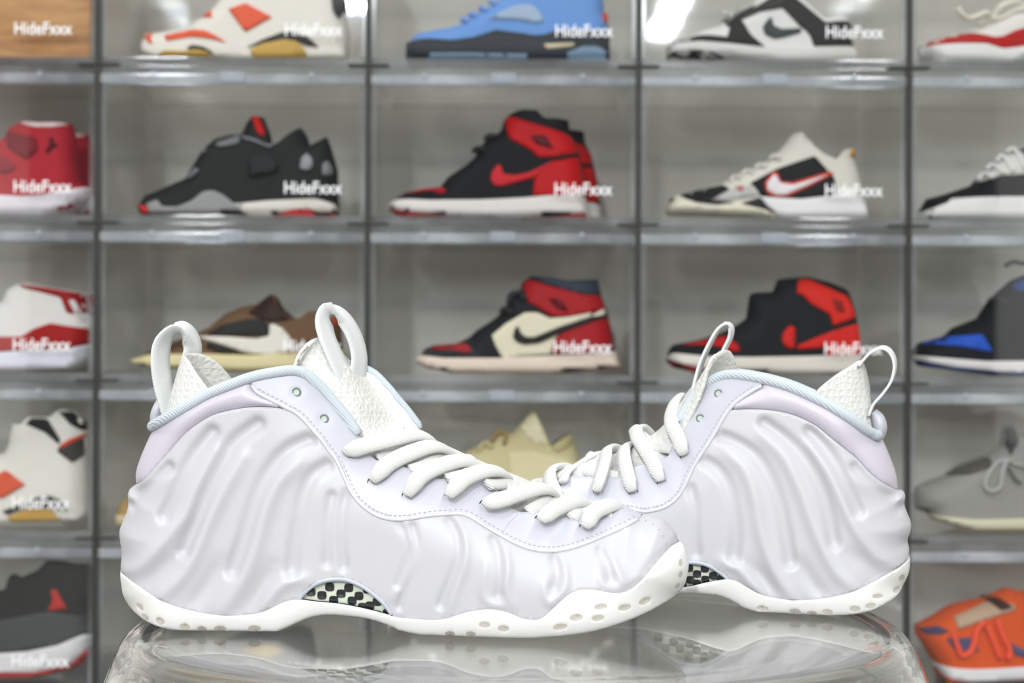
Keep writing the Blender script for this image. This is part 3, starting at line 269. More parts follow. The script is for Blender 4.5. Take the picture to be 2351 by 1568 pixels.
HERO_REAR={'heel':[(0.0477,0.0335),(0.0476,0.0378),(0.0466,0.0424),(0.0481,0.0472),(0.0486,0.0526),(0.0469,0.0573),(0.0447,0.0635),(0.0453,0.0682),(0.0444,0.0711),(0.0434,0.0719),(0.0411,0.0721)],'cheel':[(0.0411,0.0721),(0.0401,0.0806),(0.037,0.09),(0.0331,0.0993),(0.0312,0.1032)],'toe':[(-0.2384,0.0516),(-0.2484,0.0477),(-0.2584,0.0432),(-0.2656,0.0369),(-0.2705,0.029),(-0.2721,0.0223)],'soleheel':[(0.0477,0.0335),(0.0482,0.0307),(0.0475,0.0238),(0.0451,0.0173)],'bottom':[(0.0409,0.0114),(0.0346,0.0076),(0.0269,0.004),(0.0174,0.0016),(0.0061,0.0002),(-0.0091,-0.0008),(-0.0242,-0.0007),(-0.0357,-0.0005),(-0.0433,0.001),(-0.0489,0.0029),(-0.0535,0.0055),(-0.0629,0.0086),(-0.0785,0.0089),(-0.0923,0.0072),(-0.1048,0.0038),(-0.1198,0.0015),(-0.1374,0.0009),(-0.158,0.0008),(-0.1766,0.001),(-0.1963,0.0012),(-0.2169,0.0026),(-0.2352,0.0048),(-0.2511,0.0077)],'soletoe':[(-0.2648,0.0087),(-0.2707,0.014),(-0.273,0.0181),(-0.2721,0.0223)],'crest':[(-0.0587,0.1562),(-0.0644,0.1496),(-0.0723,0.1416),(-0.0801,0.1322),(-0.088,0.1215),(-0.0986,0.108),(-0.1106,0.0985),(-0.1217,0.0929),(-0.1347,0.0899),(-0.1499,0.0842),(-0.1675,0.077),(-0.1858,0.067),(-0.2082,0.0581),(-0.2252,0.0535),(-0.2395,0.0511)],'soletop':[(0.0477,0.0335),(0.0396,0.029),(0.032,0.0251),(0.0208,0.0194),(0.0097,0.015),(-0.0015,0.0122),(-0.0127,0.0107),(-0.024,0.0107),(-0.0354,0.0126),(-0.0446,0.0168),(-0.0508,0.02),(-0.0554,0.0209)],'winbase':[(-0.0554,0.0209),(-0.0624,0.0195),(-0.0702,0.0175),(-0.0779,0.0153),(-0.0891,0.0133),(-0.0993,0.0115),(-0.1048,0.0104)],'soletop2':[(-0.1048,0.0104),(-0.1145,0.0102),(-0.1298,0.0104),(-0.1425,0.0127),(-0.1578,0.0137),(-0.1733,0.0115),(-0.1892,0.0119),(-0.2027,0.0173),(-0.2169,0.0203),(-0.231,0.0194),(-0.2431,0.021),(-0.2568,0.0233),(-0.2721,0.0223)],'seam':[(0.0411,0.0721),(0.0374,0.0742),(0.0312,0.0782),(0.0244,0.0838),(0.0168,0.0922),(0.0093,0.0983),(0.0018,0.1043),(-0.0057,0.1103),(-0.0149,0.1151),(-0.0232,0.1177),(-0.0324,0.1191),(-0.044,0.1195),(-0.0566,0.1186)],'stay':[(-0.0566,0.1186),(-0.0596,0.1138),(-0.0634,0.1067),(-0.068,0.0988),(-0.0726,0.0917),(-0.0772,0.0838),(-0.0802,0.0768),(-0.0832,0.0705),(-0.0877,0.065),(-0.0939,0.0609),(-0.1017,0.0588),(-0.1055,0.0585),(-0.1152,0.0597)],'stay2':[(-0.1256,0.0607),(-0.1361,0.0604),(-0.149,0.0557),(-0.1646,0.0502),(-0.1808,0.0463),(-0.2008,0.0451),(-0.2196,0.0471),(-0.2384,0.0516)],'pipe':[(0.0312,0.1032),(0.0226,0.108),(0.0149,0.114),(0.0036,0.1212),(-0.0077,0.127),(-0.0192,0.1322),(-0.0307,0.1358),(-0.0404,0.1379),(-0.0485,0.1391),(-0.0564,0.1394),(-0.0638,0.1375),(-0.072,0.1329),(-0.078,0.1265),(-0.0826,0.1189),(-0.087,0.1103)],'tip':[(-0.0373,0.1334),(-0.0433,0.1298),(-0.0512,0.1243),(-0.0566,0.1186)],'throat':[(-0.087,0.1103),(-0.088,0.1001),(-0.092,0.0909),(-0.0953,0.0886),(-0.1049,0.0866),(-0.1131,0.0838),(-0.1153,0.0815),(-0.1208,0.0776),(-0.1325,0.077),(-0.1494,0.0771),(-0.1563,0.076),(-0.1589,0.0727),(-0.164,0.0677),(-0.1817,0.0622),(-0.2048,0.0557),(-0.2231,0.0525),(-0.2384,0.0516)],'wintop':[(-0.0554,0.0209),(-0.0581,0.023),(-0.0624,0.0259),(-0.0682,0.0287),(-0.0746,0.0297),(-0.0814,0.0292),(-0.0903,0.0263),(-0.0979,0.0203),(-0.1048,0.0104)],'grooves':[(-2.6,3.4,[(-0.0626,0.1037),(-0.0517,0.1002),(-0.0403,0.0929),(-0.0327,0.0818),(-0.0276,0.0694),(-0.0238,0.0545),(-0.02,0.0322)]),(-2.6,3.4,[(-0.0355,0.1115),(-0.0254,0.1046),(-0.0142,0.0948),(-0.0067,0.0837),(-0.0005,0.0677),(0.0045,0.0443)]),(-2.6,3.4,[(-0.0093,0.1074),(-0.0007,0.0976),(0.0067,0.0865),(0.0129,0.073),(0.0178,0.0619)]),(-2.2,3.4,[(-0.0716,0.0895),(-0.063,0.0848),(-0.0565,0.0761),(-0.0526,0.0611),(-0.0512,0.046),(-0.0523,0.0339)]),(-1.4,2.6,[(-0.0781,0.0729),(-0.0754,0.0629),(-0.0747,0.0451),(-0.0738,0.035)]),(-2,3,[(0.0165,0.0873),(0.0251,0.0791),(0.0325,0.0712),(0.0406,0.062)]),(2,3.8,[(0.0452,0.0339),(0.04,0.0313),(0.0325,0.0345),(0.0239,0.0422),(0.0166,0.0521),(0.0105,0.0643),(0.0018,0.0827),(-0.0093,0.0986)]),(2,4,[(0.0155,0.0187),(0.007,0.0259),(-0.0004,0.0379),(-0.0078,0.055),(-0.0141,0.0723),(-0.0241,0.092),(-0.0367,0.1044)]),(2,4,[(-0.0186,0.0117),(-0.0261,0.0219),(-0.0323,0.0342),(-0.0375,0.0515),(-0.0401,0.0665),(-0.0465,0.0839),(-0.0567,0.0938)]),(1.8,3.8,[(-0.0347,0.0135),(-0.0435,0.0212),(-0.0498,0.0272),(-0.0586,0.0306)]),(-1.8,4.2,[(0.0313,0.0245),(0.0227,0.0312),(0.0154,0.0385)]),(-1.8,4.2,[(-0.0015,0.0135),(-0.0088,0.0227),(-0.0138,0.0324)]),(-1.6,4.2,[(-0.0298,0.0137),(-0.0365,0.0227),(-0.041,0.0288)])],'dimples':[((0.0427,0.0229),0.0017,0.0022,20),((0.0397,0.0162),0.0022,0.0019,-20),((0.0289,0.014),0.0031,0.0014,0),((0.025,0.0087),0.0031,0.0017,-5),((0.0163,0.007),0.0031,0.0019,0),((0.001,0.0045),0.0031,0.0017,0),((-0.0078,0.0032),0.0031,0.0014,0),((-0.0174,0.0038),0.0034,0.0017,0),((-0.0358,0.0048),0.0034,0.0017,5)],'eyelets':[(-0.0628,0.1283),(-0.0734,0.1135)],'laces':[[(-0.0824,-0.029,0.0923),(-0.0833,-0.03,0.0952),(-0.0863,-0.026,0.1021),(-0.0907,-0.02,0.1092),(-0.0926,-0.008,0.1151),(-0.0921,0.006,0.1211),(-0.09,0.016,0.1243)],[(-0.0957,-0.033,0.0766),(-0.0968,-0.033,0.0797),(-0.1011,-0.028,0.0872),(-0.1072,-0.021,0.0953),(-0.113,-0.01,0.1016),(-0.1143,-0.001,0.1042),(-0.1123,0.008,0.1042),(-0.109,0.016,0.1)],[(-0.112,-0.035,0.0702),(-0.113,-0.035,0.0733),(-0.116,-0.029,0.0804),(-0.1192,-0.02,0.0884),(-0.1208,-0.008,0.0933),(-0.1193,0.004,0.0941),(-0.1161,0.012,0.092)],[(-0.133,-0.037,0.0698),(-0.1325,-0.037,0.0729),(-0.1311,-0.03,0.0806),(-0.1306,-0.02,0.0877),(-0.1321,-0.008,0.0915),(-0.1307,0.004,0.0922),(-0.1276,0.012,0.0901)],[(-0.1549,-0.038,0.0631),(-0.1565,-0.038,0.0661),(-0.1613,-0.03,0.0709),(-0.165,-0.02,0.0757),(-0.1658,-0.008,0.0794),(-0.1621,0.004,0.0796),(-0.158,0.012,0.0773)],[(-0.1737,-0.038,0.0578),(-0.175,-0.036,0.0628),(-0.1778,-0.026,0.0669),(-0.178,-0.01,0.0701),(-0.175,0.006,0.0698)]],'under':[[(-0.0896,-0.02,0.0949),(-0.0958,-0.014,0.0948),(-0.1063,-0.004,0.0965),(-0.1156,0.008,0.1026),(-0.1183,0.014,0.1041)],[(-0.1013,-0.022,0.0864),(-0.1103,-0.014,0.085),(-0.1187,-0.002,0.0881),(-0.1273,0.01,0.0908)],[(-0.1194,-0.024,0.0773),(-0.1262,-0.014,0.0809),(-0.1349,-0.002,0.0845),(-0.1466,0.01,0.0865)],[(-0.122,-0.024,0.0767),(-0.1333,-0.02,0.0781),(-0.1485,-0.01,0.0795),(-0.1585,0,0.0784),(-0.1711,0.01,0.0761)],[(-0.1557,-0.026,0.0733),(-0.1551,-0.018,0.0779),(-0.1492,-0.006,0.0829),(-0.1422,0.004,0.0871),(-0.1358,0.012,0.0877)]],'loop_tongue':[(-0.0795,-0.003,0.127),(-0.0774,-0.003,0.1363),(-0.0746,-0.003,0.1463),(-0.07,-0.002,0.1569),(-0.0649,0,0.166),(-0.0604,0.002,0.1695),(-0.0575,0.003,0.1671),(-0.0579,0.004,0.1618),(-0.0612,0.003,0.1543),(-0.0642,0.002,0.1456)],'loop_heel':[(0.0183,0,0.1444),(0.021,0,0.1486),(0.0258,0,0.1536),(0.0323,0,0.1559),(0.037,0,0.1526),(0.039,0,0.1457),(0.0373,0,0.1369),(0.0324,0,0.1291),(0.0269,0,0.1223),(0.0244,0,0.1153)],'flap_top':[(-0.0066,-0.024,0.1286),(-0.0034,-0.02,0.1329),(0.0052,-0.013,0.1399),(0.0127,-0.007,0.1445),(0.0183,0,0.1481),(0.0198,0.005,0.1467),(0.0215,0.012,0.1422),(0.0232,0.019,0.1355),(0.0246,0.024,0.1287)],'flap_bot':[(-0.0045,-0.024,0.1147),(-0.0008,-0.022,0.1134),(0.0078,-0.017,0.1082),(0.0166,-0.011,0.1042),(0.025,-0.002,0.1025),(0.0276,0.006,0.1033),(0.027,0.013,0.1055),(0.0233,0.019,0.1103),(0.0182,0.024,0.1126)],'tongue':[[(-0.0662,-0.012,0.1502),(-0.0636,-0.006,0.1528),(-0.0611,-0.001,0.1541),(-0.0591,0.004,0.1533),(-0.0575,0.01,0.15)],[(-0.0682,-0.018,0.1466),(-0.0651,-0.009,0.1491),(-0.0619,-0.001,0.1509),(-0.0585,0.007,0.149),(-0.0557,0.015,0.1436)],[(-0.0731,-0.015,0.1371),(-0.0713,-0.012,0.1405),(-0.0691,-0.002,0.1421),(-0.064,0.009,0.1415),(-0.0555,0.02,0.1381)],[(-0.0783,-0.015,0.1248),(-0.0786,-0.012,0.1286),(-0.0786,-0.002,0.1314),(-0.0746,0.009,0.1306),(-0.0688,0.02,0.1277)],[(-0.0853,-0.015,0.1103),(-0.0864,-0.012,0.1167),(-0.0875,-0.002,0.1197),(-0.0852,0.009,0.1192),(-0.0823,0.02,0.1166)],[(-0.0904,-0.015,0.0932),(-0.0942,-0.012,0.1021),(-0.0981,-0.002,0.1054),(-0.0973,0.009,0.1055),(-0.0958,0.02,0.1028)],[(-0.1062,-0.015,0.0847),(-0.1085,-0.012,0.0926),(-0.1109,-0.002,0.0958),(-0.1102,0.009,0.0961),(-0.1081,0.02,0.0938)],[(-0.1223,-0.015,0.0758),(-0.1225,-0.012,0.0851),(-0.1227,-0.002,0.0896),(-0.1216,0.009,0.0899),(-0.1199,0.02,0.088)],[(-0.1475,-0.015,0.0752),(-0.1481,-0.012,0.081),(-0.1483,-0.002,0.0826),(-0.1475,0.009,0.0828),(-0.1455,0.02,0.0808)],[(-0.1659,-0.015,0.0656),(-0.1677,-0.012,0.0725),(-0.1681,-0.002,0.0742),(-0.1675,0.009,0.0741),(-0.1651,0.02,0.072)],[(-0.205,-0.015,0.0548),(-0.206,-0.011,0.057),(-0.2079,-0.001,0.0569),(-0.2081,0.009,0.0558),(-0.2074,0.018,0.0543)],[(-0.2338,-0.012,0.0513),(-0.2367,-0.006,0.0508),(-0.2389,0,0.0503),(-0.2392,0.005,0.0498),(-0.2389,0.01,0.0489)]],'perf':[],'pad':[(0.0265,0.003,0.1177),(0.0295,0.003,0.1134),(0.0308,0.003,0.1075),(0.0301,0.003,0.101)],'seamline':[],'cells':[(-0.0739,0.0225),(-0.0645,0.0219),(-0.0694,0.0258),(-0.078,0.0188),(-0.0691,0.0194),(-0.0739,0.0169),(-0.06,0.0201),(-0.0786,0.0257),(-0.0834,0.0221),(-0.0875,0.0184),(-0.0921,0.0218),(-0.0826,0.0153),(-0.0965,0.0159),(-0.0638,0.0179)],'origin':(0.1886,0.85),'yaw':-0.2269,'loop_w':0.0135,'loop_axis':(0.12,0.98,0.1),'dir':-1,'far':0.004}
SHELF_SHOES=[
{'key':'white_orange','label':'cream white high sneaker with orange diamond patch in the top row','row':0,'col':1,'pos':(-0.3728,1.951,1.0637),'sil':[(-0.135,0.0328),(-0.1296,0.0414),(-0.1123,0.0426),(-0.0756,0.0482),(-0.054,0.0623),(-0.0389,0.0754),(-0.0217,0.0971),(0.0041,0.1189),(0.0322,0.132),(0.043,0.1234),(0.0647,0.1256),(0.0972,0.1171),(0.1101,0.1345),(0.1339,0.1281),(0.1405,0.0979),(0.1428,0.0719),(0.1494,0.0417),(0.1474,0.0029),(0.0977,0.0013),(0.0112,0),(-0.0213,0.0014),(-0.1078,0.0001),(-0.1295,0.0079),(-0.1371,0.0187)],'open':(8,13),'body':(236,232,222),'bodyname':'upper','parts':[('toe_patch',(226,92,58),[(-0.1339,0.0317),(-0.1286,0.0414),(-0.1134,0.0426),(-0.1177,0.0328),(-0.1112,0.0199),(-0.1177,0.0209),(-0.1242,0.0296)]),('stripe',(226,92,58),[(-0.0982,0.0329),(-0.082,0.0373),(-0.0604,0.0407),(-0.0409,0.0386),(-0.0258,0.0311),(-0.0127,0.0225),(-0.0344,0.0274),(-0.0604,0.0299),(-0.082,0.0259),(-0.0939,0.0243)]),('diamond_patch',(226,92,58),[(-0.0119,0.069),(0.0108,0.0778),(0.0466,0.0589),(0.011,0.0378)]),('vamp_patch',(226,92,58),[(-0.0551,0.0613),(-0.0378,0.0711),(-0.0334,0.057)]),('heel_wedge',(50,54,54),[(0.0143,0.0172),(0.0327,0.0271),(0.0608,0.038),(0.0802,0.0392),(0.0954,0.0317),(0.1106,0.0181),(0.0933,0.0198),(0.0759,0.0279),(0.0435,0.0249)]),('midsole_panel',(196,160,84),[(0.0187,0.0126),(0.0327,0.0216),(0.0651,0.0279),(0.0824,0.0251),(0.0944,0.0104),(0.0934,0.0039),(0.022,0.0017)]),('front_sole_panel',(196,160,84),[(-0.1057,0.0028),(-0.0949,0.0106),(-0.0689,0.0095),(-0.0516,0.0122),(-0.0343,0.0083),(-0.0213,0.0014)]),('sole_wedge',(50,54,54),[(-0.0646,0.0134),(-0.0581,0.018),(-0.043,0.0159),(-0.03,0.0085),(-0.043,0.011)]),('heel_tab',(45,48,48),[(0.1254,0.0935),(0.1427,0.0936),(0.1439,0.0763),(0.1364,0.0578),(0.1288,0.0675)])],'tubes':[],'pair':None,'W':0.042},
{'key':'sky_blue','label':'sky blue sneaker with black sole and white saw-tooth midsole','row':0,'col':2,'pos':(-0.0129,1.951,1.0637),'sil':[(-0.1321,0.0263),(-0.1291,0.0344),(-0.1179,0.0436),(-0.0853,0.0499),(-0.0609,0.0551),(-0.0447,0.0674),(-0.0224,0.0797),(0.004,0.0982),(0.0344,0.1248),(0.065,0.1168),(0.0956,0.1067),(0.1302,0.1232),(0.1364,0.0866),(0.1365,0.0703),(0.1427,0.0561),(0.1429,0.0029),(0.0452,0.0012),(-0.1014,0),(-0.132,0.0026)],'open':(7,11),'body':(108,156,220),'bodyname':'upper','parts':[('heel_tab',(214,70,50),[(0.1345,0.0723),(0.141,0.0699),(0.1419,0.0561),(0.1345,0.057)]),('midsole',(46,52,60),[(-0.1317,0.0283),(-0.1015,0.0295),(-0.0689,0.0266),(-0.0405,0.0308),(-0.0242,0.0369),(-0.01,0.0421),(0.0043,0.0401),(0.0247,0.0382),(0.041,0.0352),(0.0552,0.0363),(0.0715,0.0425),(0.1423,0.0428),(0.1425,0.0032),(-0.1316,0.0026)]),('saw_tooth_panel',(214,214,208),[(-0.1015,0.0061),(-0.073,0.0225),(-0.0364,0.0247),(-0.0242,0.0319),(-0.0181,0.0298),(-0.015,0.037),(-0.0089,0.0319),(-0.0049,0.0381),(0.0013,0.031),(0.0063,0.0371),(0.0125,0.029),(0.0247,0.0209),(0.0309,0.0073)]),('side_window',(160,180,206),[(-0.0202,0.0573),(-0.004,0.0676),(0.0163,0.0768),(0.0347,0.0779),(0.0449,0.0719),(0.0551,0.0556),(0.045,0.0525),(0.0144,0.0575)]),('sole_badge',(214,202,170),[(0.0543,0.0231),(0.096,0.0253),(0.094,0.02),(0.0573,0.0162)]),('outsole',(122,148,170),[(-0.0974,0.0084),(0.0309,0.0094),(0.0309,0.0017),(-0.1014,0.0007)]),('heel_outsole',(122,148,170),[(0.0859,0.0113),(0.1062,0.0202),(0.1266,0.0202),(0.1421,0.0116),(0.1421,0.0032),(0.0859,0.0022)])],'tubes':[('lace',(116,162,226),0.0045,[(-0.0589,0.0582),(-0.0528,0.0612),(-0.0497,0.0552)]),('lace',(116,162,226),0.0045,[(-0.0478,0.0664),(-0.0417,0.0684),(-0.0386,0.0623)]),('lace',(116,162,226),0.0045,[(-0.0335,0.0746),(-0.0285,0.0766),(-0.0244,0.0705)]),('lace',(116,162,226),0.0045,[(-0.0203,0.0838),(-0.0153,0.0848),(-0.0122,0.0798)])],'pair':None,'W':0.042},
{'key':'panda','label':'black and white low sneaker with black curved side logo, top row','row':0,'col':3,'pos':(0.3471,1.951,1.0637),'sil':[(-0.1334,0.0281),(-0.1289,0.0338),(-0.1096,0.0395),(-0.087,0.0498),(-0.0644,0.0556),(-0.0644,0.0624),(-0.0418,0.0738),(-0.0192,0.0875),(-0.0057,0.1057),(0.0169,0.1172),(0.0397,0.0923),(0.0579,0.0743),(0.0738,0.0608),(0.0897,0.0654),(0.1055,0.0745),(0.1146,0.0587),(0.1182,0.0315),(0.1216,0.0202),(0.1206,0.0018),(0.0175,0),(-0.0596,0.006),(-0.1356,0.0094),(-0.1379,0.019)],'open':(8,14),'body':(228,228,224),'bodyname':'upper','parts':[('toe_overlay',(26,28,29),[(-0.1318,0.029),(-0.1273,0.034),(-0.096,0.0378),(-0.0802,0.0363),(-0.0597,0.033),(-0.0553,0.0466),(-0.0655,0.0606),(-0.0418,0.0716),(-0.0169,0.083),(-0.0395,0.058),(-0.028,0.0376),(-0.0076,0.0207),(-0.0597,0.025),(-0.1005,0.0278)]),('heel_overlay',(26,28,29),[(0.008,0.0809),(0.0306,0.0923),(0.0739,0.0551),(0.1119,0.0598),(0.1182,0.0315),(0.1178,0.0236),(0.0582,0.0222),(0.0536,0.0358),(0.049,0.0425),(0.0399,0.0493),(0.0171,0.0741)]),('eyestay',(44,46,46),[(-0.0418,0.0648),(-0.0101,0.083),(0.008,0.0945),(0.0306,0.0968),(0.0171,0.0752),(-0.0146,0.0694),(-0.0395,0.058)]),('side_logo',(58,66,68),[(0.0013,0.0627),(0.0036,0.0502),(0.015,0.0458),(0.0399,0.047),(0.0422,0.0414),(0.0218,0.0356),(0.006,0.0321),(-0.0076,0.0377),(-0.0111,0.0479),(-0.0055,0.057)]),('midsole',(214,212,208),[(-0.1356,0.0262),(-0.096,0.0271),(-0.0597,0.0239),(-0.0076,0.0196),(0.0536,0.0199),(0.1189,0.0229),(0.1208,0.0026),(0.0175,0.0005),(-0.0596,0.0065),(-0.1351,0.014)]),('outsole',(26,28,29),[(-0.1362,0.011),(-0.1276,0.015),(-0.0914,0.0142),(-0.0687,0.0085),(-0.0596,0.0065),(-0.1072,0.0078)])],'tubes':[('lace',(214,214,210),0.004,[(-0.0633,0.0692),(-0.0508,0.067),(-0.0464,0.0783),(-0.0441,0.0897)])],'pair':None,'W':0.042},
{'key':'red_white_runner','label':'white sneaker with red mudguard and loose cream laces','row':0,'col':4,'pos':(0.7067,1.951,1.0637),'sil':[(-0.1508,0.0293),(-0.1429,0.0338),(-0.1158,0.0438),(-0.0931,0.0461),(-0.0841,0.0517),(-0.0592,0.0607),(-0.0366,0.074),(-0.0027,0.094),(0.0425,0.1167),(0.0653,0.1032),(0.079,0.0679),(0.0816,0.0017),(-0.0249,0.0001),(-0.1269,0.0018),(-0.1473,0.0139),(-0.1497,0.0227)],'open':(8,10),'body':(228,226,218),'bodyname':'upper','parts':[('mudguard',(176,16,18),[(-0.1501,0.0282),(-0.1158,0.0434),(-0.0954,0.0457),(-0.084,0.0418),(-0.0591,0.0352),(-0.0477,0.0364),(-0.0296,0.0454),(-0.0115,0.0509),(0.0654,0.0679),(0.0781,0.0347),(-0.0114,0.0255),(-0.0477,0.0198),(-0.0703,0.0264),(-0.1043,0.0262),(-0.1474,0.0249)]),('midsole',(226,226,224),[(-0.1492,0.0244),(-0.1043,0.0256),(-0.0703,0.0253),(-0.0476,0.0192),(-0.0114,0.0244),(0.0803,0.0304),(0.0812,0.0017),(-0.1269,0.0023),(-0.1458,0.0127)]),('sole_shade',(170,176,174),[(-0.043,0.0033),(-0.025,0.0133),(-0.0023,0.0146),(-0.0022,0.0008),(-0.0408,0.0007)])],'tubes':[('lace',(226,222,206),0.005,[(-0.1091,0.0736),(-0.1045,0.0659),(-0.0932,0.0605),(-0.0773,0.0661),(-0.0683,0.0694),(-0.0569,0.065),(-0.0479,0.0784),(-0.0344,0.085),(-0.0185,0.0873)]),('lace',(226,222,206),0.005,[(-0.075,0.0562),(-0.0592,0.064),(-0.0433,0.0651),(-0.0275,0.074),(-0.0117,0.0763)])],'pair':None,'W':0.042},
{'key':'red_high','label':'red high-top sneaker with chunky white sole at the left edge','row':1,'col':0,'pos':(-0.7328,1.951,0.8532),'sil':[(-0.1321,0.0339),(-0.1149,0.0447),(-0.05,0.0598),(-0.0069,0.0876),(0.0363,0.1093),(0.0427,0.1223),(0.0556,0.1293),(0.0903,0.1268),(0.1292,0.1281),(0.1336,0.1097),(0.1359,0.0777),(0.1404,0.0458),(0.1526,0.0394),(0.1513,0.0246),(0.1341,0.0097),(0.1017,0.002),(-0.093,0),(-0.132,0.0126)],'open':(6,8),'body':(178,40,52),'bodyname':'upper','parts':[('collar_trim',(232,214,212),[(0.06,0.1284),(0.0903,0.126),(0.1227,0.127),(0.1281,0.1253),(0.1076,0.12),(0.0795,0.121)]),('midsole',(228,224,230),[(-0.131,0.0276),(0.0367,0.0273),(0.0691,0.0253),(0.1016,0.0276),(0.134,0.0362),(0.1517,0.0412),(0.1509,0.0246),(0.1337,0.0101),(0.0974,0.0025),(-0.1147,0.0008)]),('mesh_panel',(120,28,36),[(0.0427,0.1158),(0.0882,0.1052),(0.0905,0.0881),(0.0754,0.0753),(0.0493,0.0921)]),('lower_mesh_panel',(140,34,42),[(0.0234,0.0856),(0.0451,0.0794),(0.0624,0.0646),(0.0495,0.0561),(0.0235,0.0602)]),('ankle_logo',(70,26,34),[(0.106,0.1053),(0.1103,0.1057),(0.112,0.0977),(0.1181,0.0951),(0.111,0.0935),(0.1035,0.0844),(0.1008,0.0871),(0.1066,0.0957)])],'tubes':[],'pair':(0.105,-0.008),'W':0.042},
{'key':'black_grey_red','label':'charcoal sneaker with grey toe wing, red toe tip and red lining','row':1,'col':1,'pos':(-0.3728,1.951,0.8532),'sil':[(-0.1383,0.0138),(-0.1308,0.0309),(-0.1156,0.0363),(-0.0746,0.0547),(-0.0639,0.074),(-0.051,0.0955),(-0.0359,0.1085),(-0.0122,0.1151),(0.0008,0.1151),(0.0072,0.1303),(0.0158,0.1412),(0.031,0.1391),(0.0376,0.1218),(0.0398,0.0969),(0.0528,0.0992),(0.0722,0.1155),(0.083,0.1242),(0.0917,0.1112),(0.0939,0.1004),(0.1112,0.1092),(0.1176,0.1135),(0.1242,0.0963),(0.133,0.0664),(0.1343,0.0236),(0.1354,0.015),(0.1333,0.0033),(0.023,0.0017),(-0.0203,0.0004),(-0.1155,0),(-0.1328,0.001)],'open':(12,16),'body':(38,41,40),'bodyname':'upper','parts':[('toe_wing',(150,150,150),[(-0.1199,0.016),(-0.1048,0.0214),(-0.0982,0.0118),(-0.0766,0.0119),(-0.0572,0.0206),(-0.0442,0.0324),(-0.0313,0.0346),(-0.0183,0.0293),(0.0013,0.0145),(0.0143,0.0027),(-0.1155,0.0004)]),('toe_tip',(206,52,48),[(-0.1376,0.0138),(-0.122,0.0139),(-0.1155,0.0054),(-0.1187,0.0006),(-0.1302,0.0031)]),('midsole',(226,222,212),[(-0.0009,0.0165),(0.0445,0.0211),(0.1051,0.0245),(0.1332,0.0171),(0.1337,0.0064),(0.1073,0.0063),(0.1008,0.0106),(0.077,0.0094),(0.0446,0.0029),(0.0165,0.0038)]),('outsole',(196,60,56),[(0.0489,0.0029),(0.077,0.0094),(0.1008,0.0102),(0.1073,0.0042),(0.1329,0.0054),(0.1318,0.0026),(0.0165,0.0017)]),('air_window',(80,84,60),[(0.0143,0.0141),(0.0445,0.0167),(0.0446,0.0134),(0.0143,0.0119)]),('tongue_lining',(206,32,28),[(0.0163,0.1394),(0.0245,0.1395),(0.0343,0.1218),(0.0354,0.1088),(0.0268,0.1131),(0.0202,0.1304)]),('collar_trim',(128,130,136),[(0.003,0.113),(0.0052,0.1108),(0.0268,0.1044),(0.0394,0.0976),(0.0506,0.0992),(0.0442,0.0927),(0.0268,0.1001),(0.0052,0.1069)]),('eyestay',(120,124,126),[(-0.0294,0.0999),(-0.0121,0.1064),(0.0008,0.113),(0.003,0.1),(-0.0121,0.0956),(-0.0272,0.0935)]),('eyelet_wing',(120,124,126),[(-0.0553,0.0869),(-0.0467,0.0934),(-0.0402,0.0913),(-0.051,0.0837)]),('lower_eyelet_wing',(120,122,130),[(-0.0681,0.0547),(-0.0552,0.0655),(-0.0487,0.0612),(-0.0638,0.0495)]),('side_mesh',(34,35,36),[(0.0161,0.0808),(0.0442,0.0873),(0.0573,0.0682),(0.053,0.0595),(0.0162,0.053)]),('heel_emblem',(150,152,154),[(0.0875,0.079),(0.094,0.0865),(0.1016,0.079),(0.1027,0.0684),(0.0962,0.0619),(0.0854,0.0651)]),('rear_emblem',(128,130,134),[(0.1157,0.0706),(0.1211,0.0771),(0.1276,0.0685),(0.1287,0.0578),(0.1157,0.0556)])],'tubes':[],'pair':None,'W':0.042},
